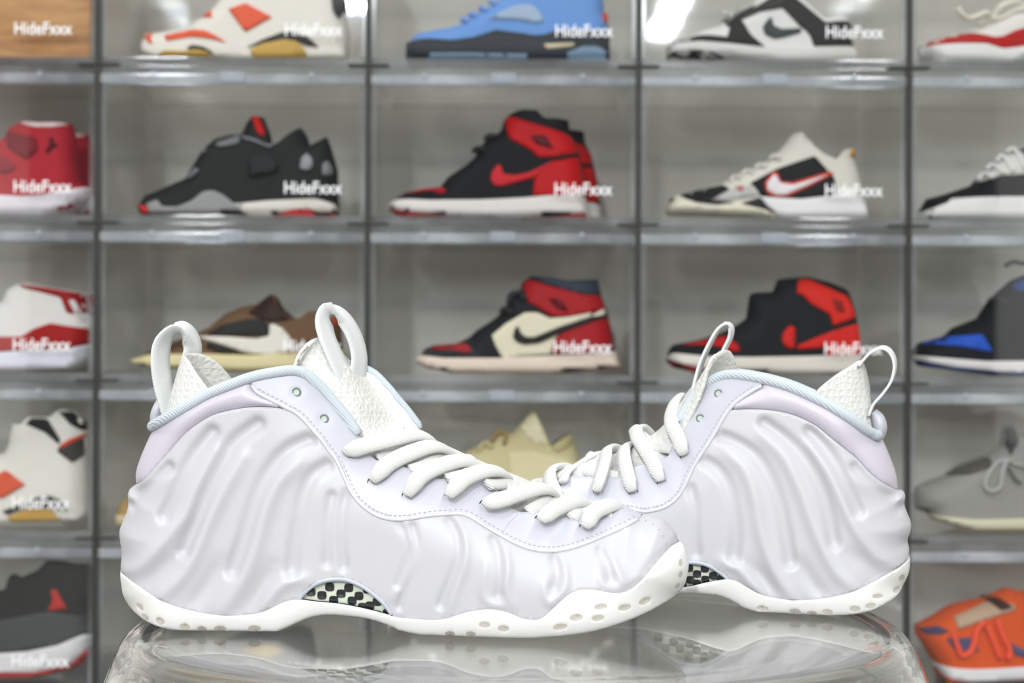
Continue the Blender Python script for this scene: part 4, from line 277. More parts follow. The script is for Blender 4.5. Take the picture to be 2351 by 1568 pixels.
{'key':'black_red_high','label':'black and red high-top with white midsole, second row from top','row':1,'col':2,'pos':(-0.0129,1.951,0.8532),'sil':[(-0.1565,0.0187),(-0.1494,0.0269),(-0.1352,0.0351),(-0.1108,0.0413),(-0.0864,0.0445),(-0.0762,0.0578),(-0.0519,0.0742),(-0.0377,0.0865),(-0.0377,0.0946),(-0.0235,0.109),(-0.0032,0.1213),(-0.0003,0.1355),(0.0068,0.1427),(0.0251,0.1479),(0.0455,0.1469),(0.0557,0.1358),(0.072,0.1359),(0.0883,0.1339),(0.0904,0.1217),(0.1007,0.1014),(0.109,0.0668),(0.1132,0.0322),(0.1113,0.0036),(-0.0149,0),(-0.0963,0.0006),(-0.1371,0.0045),(-0.1554,0.0116)],'open':(12,18),'body':(22,23,26),'bodyname':'upper','parts':[('midsole',(226,222,218),[(-0.1559,0.0193),(-0.1494,0.0249),(-0.0964,0.0221),(-0.0354,0.0234),(0.0257,0.0267),(0.0868,0.0321),(0.1116,0.0292),(0.1113,0.0056),(0.0258,0.0026),(-0.0556,0.0014),(-0.1269,0.0059),(-0.1548,0.0126)]),('outsole',(150,40,40),[(-0.1548,0.0122),(-0.1269,0.0067),(-0.0556,0.0018),(0.0258,0.0026),(0.1113,0.0068),(0.1105,0.004),(-0.0149,0.0006),(-0.0963,0.001),(-0.1351,0.0045)]),('toe_box',(170,24,32),[(-0.1342,0.0347),(-0.1108,0.0405),(-0.0833,0.0427),(-0.0761,0.0354),(-0.0822,0.0313),(-0.1006,0.0369),(-0.125,0.0341)]),('ankle_flap',(186,12,18),[(0.0008,0.1345),(0.0089,0.1396),(0.0293,0.1316),(0.0558,0.1236),(0.0864,0.1146),(0.0956,0.1075),(0.1018,0.0933),(0.1008,0.0882),(0.0723,0.0829),(0.0479,0.0818),(0.0356,0.0929),(0.009,0.1071),(0.0049,0.1172)]),('heel_panel',(184,10,16),[(0.0439,0.0645),(0.0662,0.0768),(0.1024,0.0841),(0.1086,0.0627),(0.112,0.0322),(0.0766,0.03),(0.04,0.0298)]),('side_logo',(196,36,44),[(-0.0172,0.052),(-0.0152,0.0622),(-0.0071,0.0724),(-0.003,0.0704),(0.0001,0.0592),(0.0154,0.0572),(0.0357,0.0614),(0.0621,0.0747),(0.0662,0.0758),(0.0419,0.0543),(0.0154,0.047),(-0.0029,0.0419),(-0.0131,0.0438)]),('ankle_logo',(92,24,30),[(0.0355,0.1113),(0.0559,0.1124),(0.0682,0.0931),(0.0457,0.0991)]),('ankle_strap',(30,30,32),[(0.0682,0.0829),(0.1008,0.0888),(0.1012,0.0841),(0.0703,0.0772)])],'tubes':[('lace',(30,31,34),0.005,[(-0.0256,0.1069),(-0.0195,0.113),(-0.0093,0.1111)]),('lace',(30,31,34),0.005,[(-0.0408,0.0905),(-0.0357,0.0957),(-0.0255,0.0927)])],'pair':(0.105,0.026),'W':0.042},
{'key':'mamba','label':'off-white low sneaker with black panel and white red-edged side logo','row':1,'col':3,'pos':(0.3471,1.951,0.8532),'sil':[(-0.1368,0.0144),(-0.1324,0.0298),(-0.1199,0.0354),(-0.0905,0.0432),(-0.0588,0.0511),(-0.0408,0.0633),(-0.0136,0.0744),(0.0067,0.0855),(0.0225,0.101),(0.036,0.1192),(0.0496,0.1227),(0.0565,0.1125),(0.0611,0.0989),(0.0747,0.088),(0.0906,0.0815),(0.1019,0.0948),(0.1132,0.097),(0.12,0.086),(0.127,0.064),(0.1316,0.0398),(0.1363,0.0156),(0.1341,0.0012),(0.0185,0.0001),(-0.0722,0.0058),(-0.1334,0.0067)],'open':(11,17),'body':(224,221,210),'bodyname':'upper','parts':[('side_panel',(26,27,28),[(-0.0271,0.0479),(0.0091,0.0679),(0.0611,0.0857),(0.0862,0.0572),(0.0931,0.033),(0.041,0.0273),(-0.0134,0.0292),(-0.018,0.0392)]),('toe_overlay',(30,31,32),[(-0.1199,0.0338),(-0.0905,0.0417),(-0.0611,0.0473),(-0.0542,0.039),(-0.0814,0.0246),(-0.0496,0.0214),(-0.0723,0.018),(-0.0995,0.0212),(-0.1154,0.0277)]),('vamp_wedge',(190,190,188),[(-0.0565,0.0379),(-0.0293,0.0457),(-0.0157,0.0315),(-0.0542,0.0247),(-0.0791,0.0252)]),('vamp_mark',(196,120,112),[(-0.0475,0.0423),(-0.0384,0.0457),(-0.035,0.038),(-0.0429,0.0358)]),('logo_outline',(206,70,56),[(0.005,0.0646),(0.0109,0.0635),(0.0142,0.0507),(0.0296,0.0491),(0.0821,0.0647),(0.0857,0.0605),(0.0523,0.0429),(0.0229,0.0296),(0.0043,0.0295),(-0.0062,0.0361),(-0.0076,0.0485)]),('side_logo',(236,230,232),[(0.005,0.0601),(0.0087,0.0591),(0.0137,0.0481),(0.0319,0.046),(0.0798,0.0605),(0.05,0.0452),(0.0206,0.0323),(0.0059,0.0322),(-0.0037,0.0388),(-0.0046,0.0476)]),('midsole',(236,234,234),[(-0.0134,0.0292),(0.041,0.0262),(0.0976,0.033),(0.1321,0.0288),(0.1354,0.0112),(0.1336,0.0019),(0.0185,0.0008),(-0.0043,0.0172)]),('front_midsole',(226,222,200),[(-0.1364,0.0139),(-0.1245,0.0309),(-0.1108,0.0211),(-0.0836,0.0124),(-0.0383,0.0182),(-0.0088,0.0116),(0.0139,0.0041),(0.0139,0.0008),(-0.0722,0.0063),(-0.133,0.0071)]),('arch_wedge',(46,48,48),[(-0.0383,0.0203),(-0.0157,0.0282),(0.0025,0.0172),(0.0139,0.0062),(-0.0088,0.0127),(-0.0315,0.0149)]),('heel_tab',(226,160,30),[(0.1114,0.0948),(0.1166,0.0948),(0.1194,0.086),(0.1128,0.0846)]),('toe_tip',(40,40,38),[(-0.1339,0.0243),(-0.1312,0.0298),(-0.1263,0.0294),(-0.1278,0.0227)])],'tubes':[('lace',(222,220,212),0.004,[(-0.052,0.0522),(-0.0453,0.0589),(-0.0385,0.0556)]),('lace',(222,220,212),0.004,[(-0.0362,0.0611),(-0.0294,0.0672),(-0.0226,0.0629)]),('lace',(222,220,212),0.004,[(-0.0181,0.0696),(-0.0114,0.0755),(-0.0045,0.0711)]),('lace',(222,220,212),0.004,[(0.0022,0.0822),(0.009,0.0878),(0.0158,0.0822)])],'pair':None,'W':0.042},
{'key':'black_white_laces','label':'black sneaker with white laces and white air sole at right edge','row':1,'col':4,'pos':(0.7067,1.951,0.8532),'sil':[(-0.1441,0.021),(-0.1396,0.0308),(-0.1147,0.0375),(-0.0785,0.0497),(-0.0695,0.0606),(-0.047,0.0804),(-0.0334,0.0936),(-0.013,0.0981),(0.0209,0.1141),(0.055,0.0962),(0.0709,0.0744),(0.0758,0.0022),(-0.1463,0.0001),(-0.1475,0.0122)],'open':(8,10),'body':(20,22,23),'bodyname':'upper','parts':[('midsole',(228,228,226),[(-0.147,0.0122),(-0.1192,0.0233),(-0.1147,0.0288),(-0.0467,0.0312),(0.0734,0.0328),(0.0749,0.0027),(-0.1458,0.0006)]),('air_window',(150,152,152),[(-0.0569,0.0191),(-0.0013,0.0184),(-0.0013,0.0085),(-0.0557,0.0093)]),('tongue',(206,206,200),[(-0.0758,0.0523),(-0.0582,0.0712),(-0.0379,0.0901),(-0.0142,0.097),(-0.0061,0.0631),(-0.0287,0.0608),(-0.0469,0.0607),(-0.0672,0.0541)])],'tubes':[('lace',(224,224,220),0.004,[(-0.074,0.0551),(-0.065,0.0651),(-0.0582,0.0574)]),('lace',(224,224,220),0.004,[(-0.0628,0.0694),(-0.0537,0.0771),(-0.0446,0.0629)]),('lace',(224,224,220),0.004,[(-0.0492,0.0804),(-0.0402,0.0892),(-0.031,0.0652)]),('lace',(224,224,220),0.004,[(-0.0357,0.0936),(-0.0244,0.0981),(-0.0152,0.0697)])],'pair':None,'W':0.042},
{'key':'white_red_high','label':'white high-top with glossy red mudguard and red collar at left edge','row':2,'col':0,'pos':(-0.7328,1.951,0.6427),'sil':[(-0.1354,0.0247),(-0.0922,0.0398),(-0.0274,0.057),(0.0049,0.0869),(0.0352,0.0955),(0.0416,0.1128),(0.0524,0.1171),(0.0697,0.1194),(0.1086,0.1131),(0.1498,0.1068),(0.1542,0.0791),(0.1597,0.0664),(0.1588,0.0366),(0.1459,0.0091),(0.1351,0.0015),(0.0378,0),(-0.1137,0.0014),(-0.1332,0.0077)],'open':(6,9),'body':(230,227,222),'bodyname':'upper','parts':[('collar',(150,20,18),[(0.0621,0.1185),(0.1086,0.1124),(0.1487,0.1059),(0.1534,0.0791),(0.1456,0.0769),(0.1304,0.079),(0.1217,0.1002),(0.0935,0.1076),(0.0697,0.1129)]),('heel_stripe',(226,222,222),[(0.1325,0.096),(0.139,0.0981),(0.1543,0.068),(0.1456,0.0684)]),('mudguard',(160,18,16),[(-0.1138,0.0248),(0.0376,0.0467),(0.07,0.0468),(0.0873,0.0575),(0.1089,0.0651),(0.1284,0.062),(0.1576,0.0579),(0.1577,0.0366),(0.1242,0.0302),(0.0593,0.0277),(-0.0921,0.0143)]),('midsole',(222,224,234),[(-0.1328,0.0141),(0.0377,0.0255),(0.0593,0.0266),(0.1285,0.0291),(0.1579,0.0366),(0.1502,0.0164),(0.1416,0.0069),(0.0594,0.001),(-0.1137,0.0023)])],'tubes':[],'pair':(0.105,-0.012),'W':0.042},
{'key':'brown_reverse','label':'brown and black low sneaker with reversed white side logo, cream sole','row':2,'col':1,'pos':(-0.3728,1.951,0.6427),'sil':[(-0.1459,0.0172),(-0.134,0.0213),(-0.106,0.0361),(-0.0628,0.0509),(-0.0412,0.0614),(-0.0197,0.0803),(0.0019,0.0887),(0.0235,0.093),(0.0365,0.1036),(0.0429,0.108),(0.0494,0.1037),(0.0538,0.089),(0.0734,0.0723),(0.0842,0.0724),(0.0971,0.0829),(0.1058,0.0829),(0.1232,0.0705),(0.1361,0.0852),(0.1429,0.0184),(0.1408,0.0028),(0.0024,0.0001),(-0.1167,0.0048),(-0.1448,0.0109)],'open':(10,17),'body':(112,86,62),'bodyname':'upper','parts':[('quarter_panel',(40,40,40),[(-0.0412,0.051),(-0.0196,0.0637),(0.015,0.0721),(0.0345,0.0722),(0.0453,0.0618),(0.0454,0.0504),(0.0021,0.0491),(-0.0303,0.05)]),('lower_panel',(40,38,36),[(-0.0346,0.0406),(0.013,0.0263),(-0.0194,0.025),(-0.0411,0.0344)]),('tongue',(52,36,30),[(0.0149,0.0804),(0.0365,0.1015),(0.0451,0.1058),(0.0528,0.089),(0.0734,0.0714),(0.0453,0.0681)]),('toe_overlay',(78,60,46),[(-0.1319,0.0218),(-0.106,0.035),(-0.0736,0.0446),(-0.0627,0.0384),(-0.0951,0.0278)]),('side_logo',(232,228,218),[(-0.0541,0.0488),(-0.0087,0.048),(0.0281,0.0451),(0.0454,0.0493),(0.0453,0.0639),(0.0496,0.066),(0.0626,0.0598),(0.0735,0.0474),(0.0758,0.0286),(0.0455,0.0243),(0.0152,0.0263),(-0.0086,0.0344)]),('heel_tab',(176,70,44),[(0.1286,0.0726),(0.135,0.0821),(0.1373,0.0643),(0.1308,0.0622)]),('midsole',(226,214,168),[(-0.1455,0.0161),(-0.1167,0.0236),(-0.041,0.0249),(0.0152,0.0231),(0.0779,0.0265),(0.1417,0.031),(0.1408,0.0039),(0.0024,0.0005),(-0.1167,0.0054),(-0.1426,0.0109)])],'tubes':[],'pair':None,'W':0.042},
{'key':'bred_cream','label':'black, red and cream high-top with black curved side logo, cream sole','row':2,'col':2,'pos':(-0.0129,1.951,0.6427),'sil':[(-0.1188,0.0147),(-0.1129,0.0239),(-0.107,0.033),(-0.0951,0.0376),(-0.0642,0.04),(-0.0453,0.0492),(-0.0358,0.0584),(-0.0145,0.0721),(-0.0003,0.0835),(0.0068,0.0972),(0.0091,0.1066),(0.0234,0.1102),(0.0257,0.1233),(0.0375,0.1329),(0.0637,0.1306),(0.0875,0.126),(0.1112,0.1273),(0.1303,0.1286),(0.1351,0.1072),(0.1447,0.0796),(0.152,0.0478),(0.1533,0.032),(0.1593,0.0274),(0.1606,0.0069),(0.0643,0.0008),(-0.0664,0.0002),(-0.1021,0.0057)],'open':(13,17),'body':(30,32,36),'bodyname':'upper','parts':[('midsole',(232,216,200),[(-0.1181,0.0157),(-0.1117,0.0246),(-0.0784,0.0207),(-0.0023,0.021),(0.0642,0.0247),(0.1236,0.0273),(0.155,0.0315),(0.1598,0.0092),(0.0643,0.0019),(-0.0664,0.0025),(-0.0973,0.008)]),('outsole',(160,74,56),[(-0.1173,0.0143),(-0.0973,0.008),(-0.0664,0.003),(0.0643,0.0024),(0.1598,0.0097),(0.1598,0.0074),(0.0643,0.0012),(-0.0676,0.0007),(-0.1021,0.0062)]),('quarter_panel',(228,222,196),[(-0.0144,0.0517),(0.0046,0.0677),(0.0306,0.0826),(0.0473,0.0826),(0.064,0.0747),(0.0877,0.0771),(0.1186,0.0863),(0.121,0.0772),(0.083,0.0611),(0.0712,0.0475),(0.0666,0.027),(0,0.021),(-0.0095,0.038)]),('toe_box',(166,26,36),[(-0.0987,0.0338),(-0.0856,0.0372),(-0.0512,0.0414),(-0.0404,0.031),(-0.0475,0.0276),(-0.0713,0.0321),(-0.0951,0.032)]),('ankle_flap',(168,24,28),[(0.0267,0.121),(0.0352,0.1286),(0.0637,0.1188),(0.1113,0.1071),(0.1351,0.106),(0.1404,0.0887),(0.1186,0.083),(0.0877,0.0771),(0.0663,0.077),(0.0496,0.0883),(0.0306,0.0996)]),('heel_panel',(164,20,28),[(0.0712,0.0475),(0.0878,0.0611),(0.121,0.0727),(0.1443,0.0769),(0.1516,0.0342),(0.1284,0.0273),(0.0654,0.027)]),('collar',(50,60,72),[(0.0375,0.1315),(0.0637,0.1297),(0.0875,0.125),(0.1293,0.1276),(0.1342,0.1072),(0.1113,0.1071),(0.0637,0.1199)]),('heel_strap',(226,216,196),[(0.121,0.0795),(0.1376,0.0887),(0.1412,0.0819),(0.1258,0.0727)]),('side_logo',(40,40,38),[(0.0142,0.0495),(0.0165,0.0609),(0.0212,0.0655),(0.0236,0.0564),(0.0308,0.0496),(0.0427,0.0496),(0.0759,0.0634),(0.1186,0.0772),(0.1424,0.0808),(0.1424,0.0763),(0.121,0.0704),(0.0831,0.0566),(0.0499,0.0417),(0.0309,0.0393),(0.019,0.0427)]),('ankle_logo',(104,20,28),[(0.0614,0.1021),(0.0781,0.101),(0.0901,0.0839),(0.0734,0.0884)])],'tubes':[('lace',(32,33,35),0.006,[(0.008,0.0949),(0.0115,0.1066),(0.0258,0.1091),(0.0306,0.0996)]),('lace',(32,33,35),0.005,[(-0.0026,0.0812),(0.0021,0.0881),(0.0116,0.0836)])],'pair':None,'W':0.042},
{'key':'bred_strap','label':'black and red high-top with bulky ankle, beside the rear white sneaker loops','row':2,'col':3,'pos':(0.3471,1.951,0.6427),'sil':[(-0.1359,0.0189),(-0.1314,0.0345),(-0.1258,0.0401),(-0.0941,0.0458),(-0.0647,0.0548),(-0.0375,0.0682),(-0.0262,0.0771),(-0.0219,0.1085),(-0.0173,0.1119),(0.0099,0.1132),(0.0166,0.1302),(0.037,0.1326),(0.0596,0.1338),(0.0868,0.1271),(0.1096,0.1182),(0.1165,0.089),(0.1211,0.0667),(0.1247,0.0334),(0.1259,0.0112),(0.1169,0),(0.0195,0.0007),(-0.0893,0.0036),(-0.1256,0.0078)],'open':(14,18),'body':(27,29,31),'bodyname':'upper','parts':[('midsole',(226,220,210),[(-0.1352,0.0206),(-0.128,0.0289),(-0.0826,0.0247),(-0.026,0.0239),(0.042,0.0252),(0.124,0.0279),(0.1252,0.0112),(0.118,0.0016),(0.0195,0.0023),(-0.0871,0.008),(-0.1166,0.0146)]),('outsole',(150,34,26),[(-0.1352,0.0176),(-0.1166,0.0134),(-0.0871,0.0076),(-0.0893,0.004),(-0.1252,0.0083)]),('toe_box',(190,26,26),[(-0.1167,0.039),(-0.0873,0.046),(-0.059,0.0521),(-0.0442,0.0415),(-0.0396,0.0327),(-0.0487,0.0304),(-0.0623,0.037),(-0.0895,0.0403)]),('ankle_flap',(214,40,28),[(0.0382,0.111),(0.0415,0.1281),(0.0551,0.1304),(0.0824,0.1181),(0.1073,0.1068),(0.1128,0.0934),(0.1175,0.0778),(0.0871,0.0666),(0.0825,0.0821),(0.0553,0.0975),(0.0484,0.1066)]),('heel_panel',(206,34,26),[(0.0385,0.0397),(0.0645,0.051),(0.0872,0.06),(0.12,0.0701),(0.1231,0.0423),(0.1236,0.0272),(0.076,0.0265),(0.0782,0.0376),(0.0374,0.0342)]),('side_logo',(206,36,30),[(0.017,0.0462),(0.0192,0.0574),(0.0282,0.0664),(0.035,0.0641),(0.034,0.0353),(0.0238,0.0363)]),('ankle_logo',(140,40,30),[(0.0847,0.1045),(0.0983,0.1),(0.1029,0.0845),(0.0916,0.0867)])],'tubes':[],'pair':None,'W':0.042},
{'key':'royal','label':'black and royal blue high-top with blue outsole at right edge','row':2,'col':4,'pos':(0.7067,1.951,0.6427),'sil':[(-0.1579,0.0339),(-0.15,0.0428),(-0.1138,0.0541),(-0.1025,0.0652),(-0.0686,0.0787),(-0.0551,0.101),(-0.0393,0.1169),(-0.0235,0.1306),(-0.0009,0.1398),(0.0444,0.1468),(0.0671,0.1355),(0.0764,0.0793),(0.0791,0.0017),(-0.0456,0),(-0.1476,0.0118),(-0.1579,0.0229)],'open':(8,10),'body':(22,24,28),'bodyname':'upper','parts':[('toe_box',(40,86,190),[(-0.1489,0.0439),(-0.1138,0.0532),(-0.073,0.0565),(-0.0582,0.0322),(-0.0684,0.0332),(-0.1024,0.0397)]),('midsole',(226,222,220),[(-0.1572,0.0268),(-0.1137,0.0231),(-0.0683,0.0199),(0.0778,0.0217),(0.0786,0.0061),(-0.0456,0.0056),(-0.1136,0.0119),(-0.1545,0.0202)]),('outsole',(30,74,160),[(-0.1522,0.0162),(-0.1136,0.0119),(-0.0456,0.0056),(0.0786,0.0061),(0.0786,0.0017),(-0.0456,0.0005),(-0.1408,0.0118)]),('collar_patch',(44,70,130),[(-0.0258,0.1238),(-0.0111,0.1329),(-0.0076,0.1171),(-0.0212,0.1147)])],'tubes':[('lace',(28,29,31),0.005,[(-0.0574,0.101),(-0.0483,0.1055),(-0.037,0.0966)]),('lace',(28,29,31),0.004,[(-0.0395,0.1486),(-0.0282,0.1544),(-0.0146,0.1522),(-0.001,0.1556)])],'pair':None,'W':0.042},
{'key':'white_black_collar','label':'white high-top with black collar, orange tab and gold sole','row':3,'col':0,'pos':(-0.7328,1.951,0.4323),'sil':[(-0.166,0.0236),(-0.092,0.0605),(-0.0158,0.0897),(0.0383,0.0977),(0.0437,0.1085),(0.049,0.1383),(0.0679,0.1384),(0.076,0.1479),(0.1058,0.1481),(0.1193,0.159),(0.1328,0.1563),(0.1492,0.1415),(0.1519,0.1253),(0.1521,0.0851),(0.1552,0.0146),(0.1471,0.0068),(0.0388,0.0036),(-0.1536,0.0001),(-0.166,0.0078)],'open':(5,10),'body':(230,227,218),'bodyname':'upper','parts':[('collar',(34,34,34),[(0.0739,0.139),(0.0814,0.1469),(0.1031,0.1462),(0.1222,0.117),(0.1195,0.1116),(0.1005,0.1277)]),('rear_collar',(34,34,34),[(0.1177,0.1554),(0.1323,0.1552),(0.1502,0.141),(0.1514,0.128),(0.1329,0.1387)]),('heel_panel',(40,40,40),[(0.1222,0.1089),(0.1493,0.1198),(0.1507,0.0957),(0.1386,0.0864),(0.1168,0.1034)]),('heel_tab',(206,70,40),[(0.1209,0.1102),(0.133,0.1184),(0.1514,0.1258),(0.1517,0.1209),(0.1358,0.113),(0.1236,0.1054)]),('diamond_patch',(214,80,44),[(0.0222,0.0611),(0.0492,0.0768),(0.0764,0.0573),(0.044,0.0377)]),('heel_wedge',(44,46,46),[(0.0468,0.0219),(0.0603,0.0272),(0.0928,0.0405),(0.109,0.0432),(0.1253,0.0367),(0.1375,0.025),(0.1145,0.0262),(0.0793,0.0273),(0.055,0.0168)]),('midsole_panel',(190,150,66),[(0.055,0.0141),(0.0793,0.0247),(0.1118,0.0249),(0.1254,0.0093),(0.12,0.0061),(0.0604,0.0058)])],'tubes':[],'pair':None,'W':0.042},
{'key':'tan_low','label':'tan low sneaker mostly hidden behind the front white sneaker','row':3,'col':1,'pos':(-0.3728,1.951,0.4323),'sil':[(-0.166,0.018),(-0.162,0.0343),(-0.1362,0.0443),(-0.1,0.063),(-0.0377,0.0862),(0.0095,0.1183),(0.0451,0.0898),(0.0864,0.1069),(0.1047,0.0029),(-0.1618,0.0006)],'open':(5,7),'body':(176,140,84),'bodyname':'upper','parts':[('midsole',(206,190,150),[(-0.1649,0.0169),(-0.0791,0.0184),(0.1022,0.0192),(0.1035,0.0029),(-0.1613,0.0017)])],'tubes':[],'pair':None,'W':0.042},
{'key':'cream_low','label':'plain beige low sneaker between the two white sneakers','row':3,'col':2,'pos':(-0.0129,1.951,0.4323),'sil':[(-0.0635,0.0894),(-0.0445,0.1053),(-0.0208,0.1173),(0.0005,0.1316),(0.0124,0.1269),(0.0242,0.1389),(0.0384,0.1556),(0.0431,0.1604),(0.0551,0.1367),(0.066,0.1106),(0.079,0.1201),(0.0956,0.1297),(0.1004,0.1155),(0.1064,0.0945),(0.1101,0.0679),(0.1129,0.0015),(-0.0535,0.0007),(-0.1296,0.0005),(-0.1273,0.0226),(-0.1013,0.0537)],'open':(7,11),'body':(208,197,152),'bodyname':'upper','parts':[('tongue',(222,214,178),[(0.0242,0.1353),(0.0396,0.1551),(0.0444,0.1561),(0.054,0.1355),(0.0624,0.1129),(0.0362,0.1218)]),('collar_lining',(186,176,130),[(0.0672,0.1087),(0.079,0.1182),(0.0944,0.1269),(0.098,0.1155),(0.0767,0.1035)]),('side_panel',(216,206,164),[(0.0078,0.1032),(0.041,0.1057),(0.0648,0.0988),(0.1005,0.09),(0.1055,0.0546),(0.0128,0.0542)]),('midsole',(222,212,180),[(-0.1273,0.0182),(-0.0536,0.0229),(0.1104,0.0258),(0.1119,0.0026),(-0.0535,0.0017),(-0.1272,0.0013)])],'tubes':[('lace',(156,132,70),0.004,[(-0.0137,0.1173),(-0.0066,0.1304),(0.0053,0.1281),(0.003,0.115)]),('lace',(206,192,140),0.004,[(-0.0327,0.1053),(-0.0232,0.1161),(-0.0137,0.1102)])],'pair':None,'W':0.042},
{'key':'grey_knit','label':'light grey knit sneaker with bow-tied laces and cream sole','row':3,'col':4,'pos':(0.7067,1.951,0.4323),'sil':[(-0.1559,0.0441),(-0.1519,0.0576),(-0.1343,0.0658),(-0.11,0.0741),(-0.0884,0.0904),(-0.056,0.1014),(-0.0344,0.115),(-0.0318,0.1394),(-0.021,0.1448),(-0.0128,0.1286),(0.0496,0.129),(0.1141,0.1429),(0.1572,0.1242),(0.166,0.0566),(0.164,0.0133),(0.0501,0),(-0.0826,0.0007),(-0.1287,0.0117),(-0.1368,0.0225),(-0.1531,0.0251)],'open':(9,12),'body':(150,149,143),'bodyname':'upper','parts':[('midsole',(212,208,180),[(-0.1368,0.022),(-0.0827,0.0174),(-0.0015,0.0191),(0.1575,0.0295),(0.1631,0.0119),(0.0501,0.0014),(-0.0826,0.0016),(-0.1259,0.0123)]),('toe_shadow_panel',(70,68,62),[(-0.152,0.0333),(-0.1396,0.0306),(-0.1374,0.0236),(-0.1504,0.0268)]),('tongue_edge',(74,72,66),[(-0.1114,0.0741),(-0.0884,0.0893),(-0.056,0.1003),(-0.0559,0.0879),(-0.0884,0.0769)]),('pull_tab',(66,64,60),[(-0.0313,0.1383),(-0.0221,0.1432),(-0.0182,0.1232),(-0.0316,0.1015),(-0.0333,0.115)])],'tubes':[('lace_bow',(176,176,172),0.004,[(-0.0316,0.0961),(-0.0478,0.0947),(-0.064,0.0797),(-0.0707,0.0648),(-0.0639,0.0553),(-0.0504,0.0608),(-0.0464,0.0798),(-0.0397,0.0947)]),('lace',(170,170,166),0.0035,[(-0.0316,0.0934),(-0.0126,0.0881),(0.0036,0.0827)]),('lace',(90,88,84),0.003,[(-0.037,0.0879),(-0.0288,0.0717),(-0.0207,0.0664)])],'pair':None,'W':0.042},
{'key':'black_red_sole','label':'black sneaker with white midsole and red outsole, bottom left corner','row':4,'col':0,'pos':(-0.7328,1.951,0.2218),'sil':[(-0.166,0.0687),(-0.0915,0.0962),(0.0121,0.1157),(0.0392,0.1212),(0.0445,0.1402),(0.0525,0.143),(0.0606,0.1376),(0.0846,0.1485),(0.0953,0.1608),(0.1087,0.1581),(0.1275,0.1541),(0.1597,0.1543),(0.1652,0.1245),(0.1627,0.0839),(0.166,0.0622),(0.1603,0.0351),(0.1416,0.0161),(0.0933,0.005),(-0.1409,0),(-0.1658,0.0281)],'open':(8,11),'body':(32,34,34),'bodyname':'upper','parts':[('midsole',(222,220,222),[(-0.1633,0.0417),(0.0396,0.04),(0.0798,0.0429),(0.12,0.0512),(0.152,0.0649),(0.1649,0.0617),(0.1602,0.046),(0.1362,0.0242),(0.0933,0.0158),(-0.1608,0.0142)]),('outsole',(176,48,44),[(-0.1608,0.0142),(0.0397,0.0136),(0.0933,0.0158),(0.1362,0.0242),(0.1575,0.0459),(0.1595,0.0351),(0.1411,0.0166),(0.0933,0.0061),(-0.1409,0.0011)]),('side_mark',(186,44,40),[(0.1094,0.1243),(0.1164,0.1265),(0.125,0.1108),(0.1331,0.1),(0.1063,0.0972),(0.1129,0.1107)]),('side_panel',(66,70,70),[(0.0394,0.0833),(0.1063,0.0958),(0.1546,0.0893),(0.1574,0.0663),(0.12,0.0517),(0.0663,0.0433),(0.0125,0.0431)])],'tubes':[],'pair':None,'W':0.042},
{'key':'black_yellow','label':'black sneaker with yellow patches seen through the clear stool','row':4,'col':1,'pos':(-0.3728,1.951,0.2218),'sil':[(-0.1487,0.0202),(-0.137,0.0348),(-0.0838,0.0496),(-0.0425,0.074),(-0.0131,0.0887),(0.0343,0.0743),(0.0697,0.089),(0.0935,0.0745),(0.1057,0.0115),(0.0939,0.0041),(-0.1368,0.0032)],'open':(4,7),'body':(40,40,36),'bodyname':'upper','parts':[('side_panel',(206,164,40),[(-0.0689,0.0278),(-0.0542,0.0351),(-0.0423,0.0279),(-0.0452,0.0158),(-0.0659,0.0157)]),('heel_panel',(206,164,40),[(0.011,0.0208),(0.0346,0.033),(0.0494,0.0282),(0.0435,0.0161)]),('collar_patch',(206,164,40),[(-0.007,0.0596),(0.0344,0.0646),(0.0581,0.055),(0.0286,0.0452)]),('midsole',(190,188,180),[(-0.1457,0.0129),(-0.0244,0.0119),(0.1009,0.0144),(0.0939,0.0051),(-0.1356,0.0042)])],'tubes':[],'pair':None,'W':0.042},
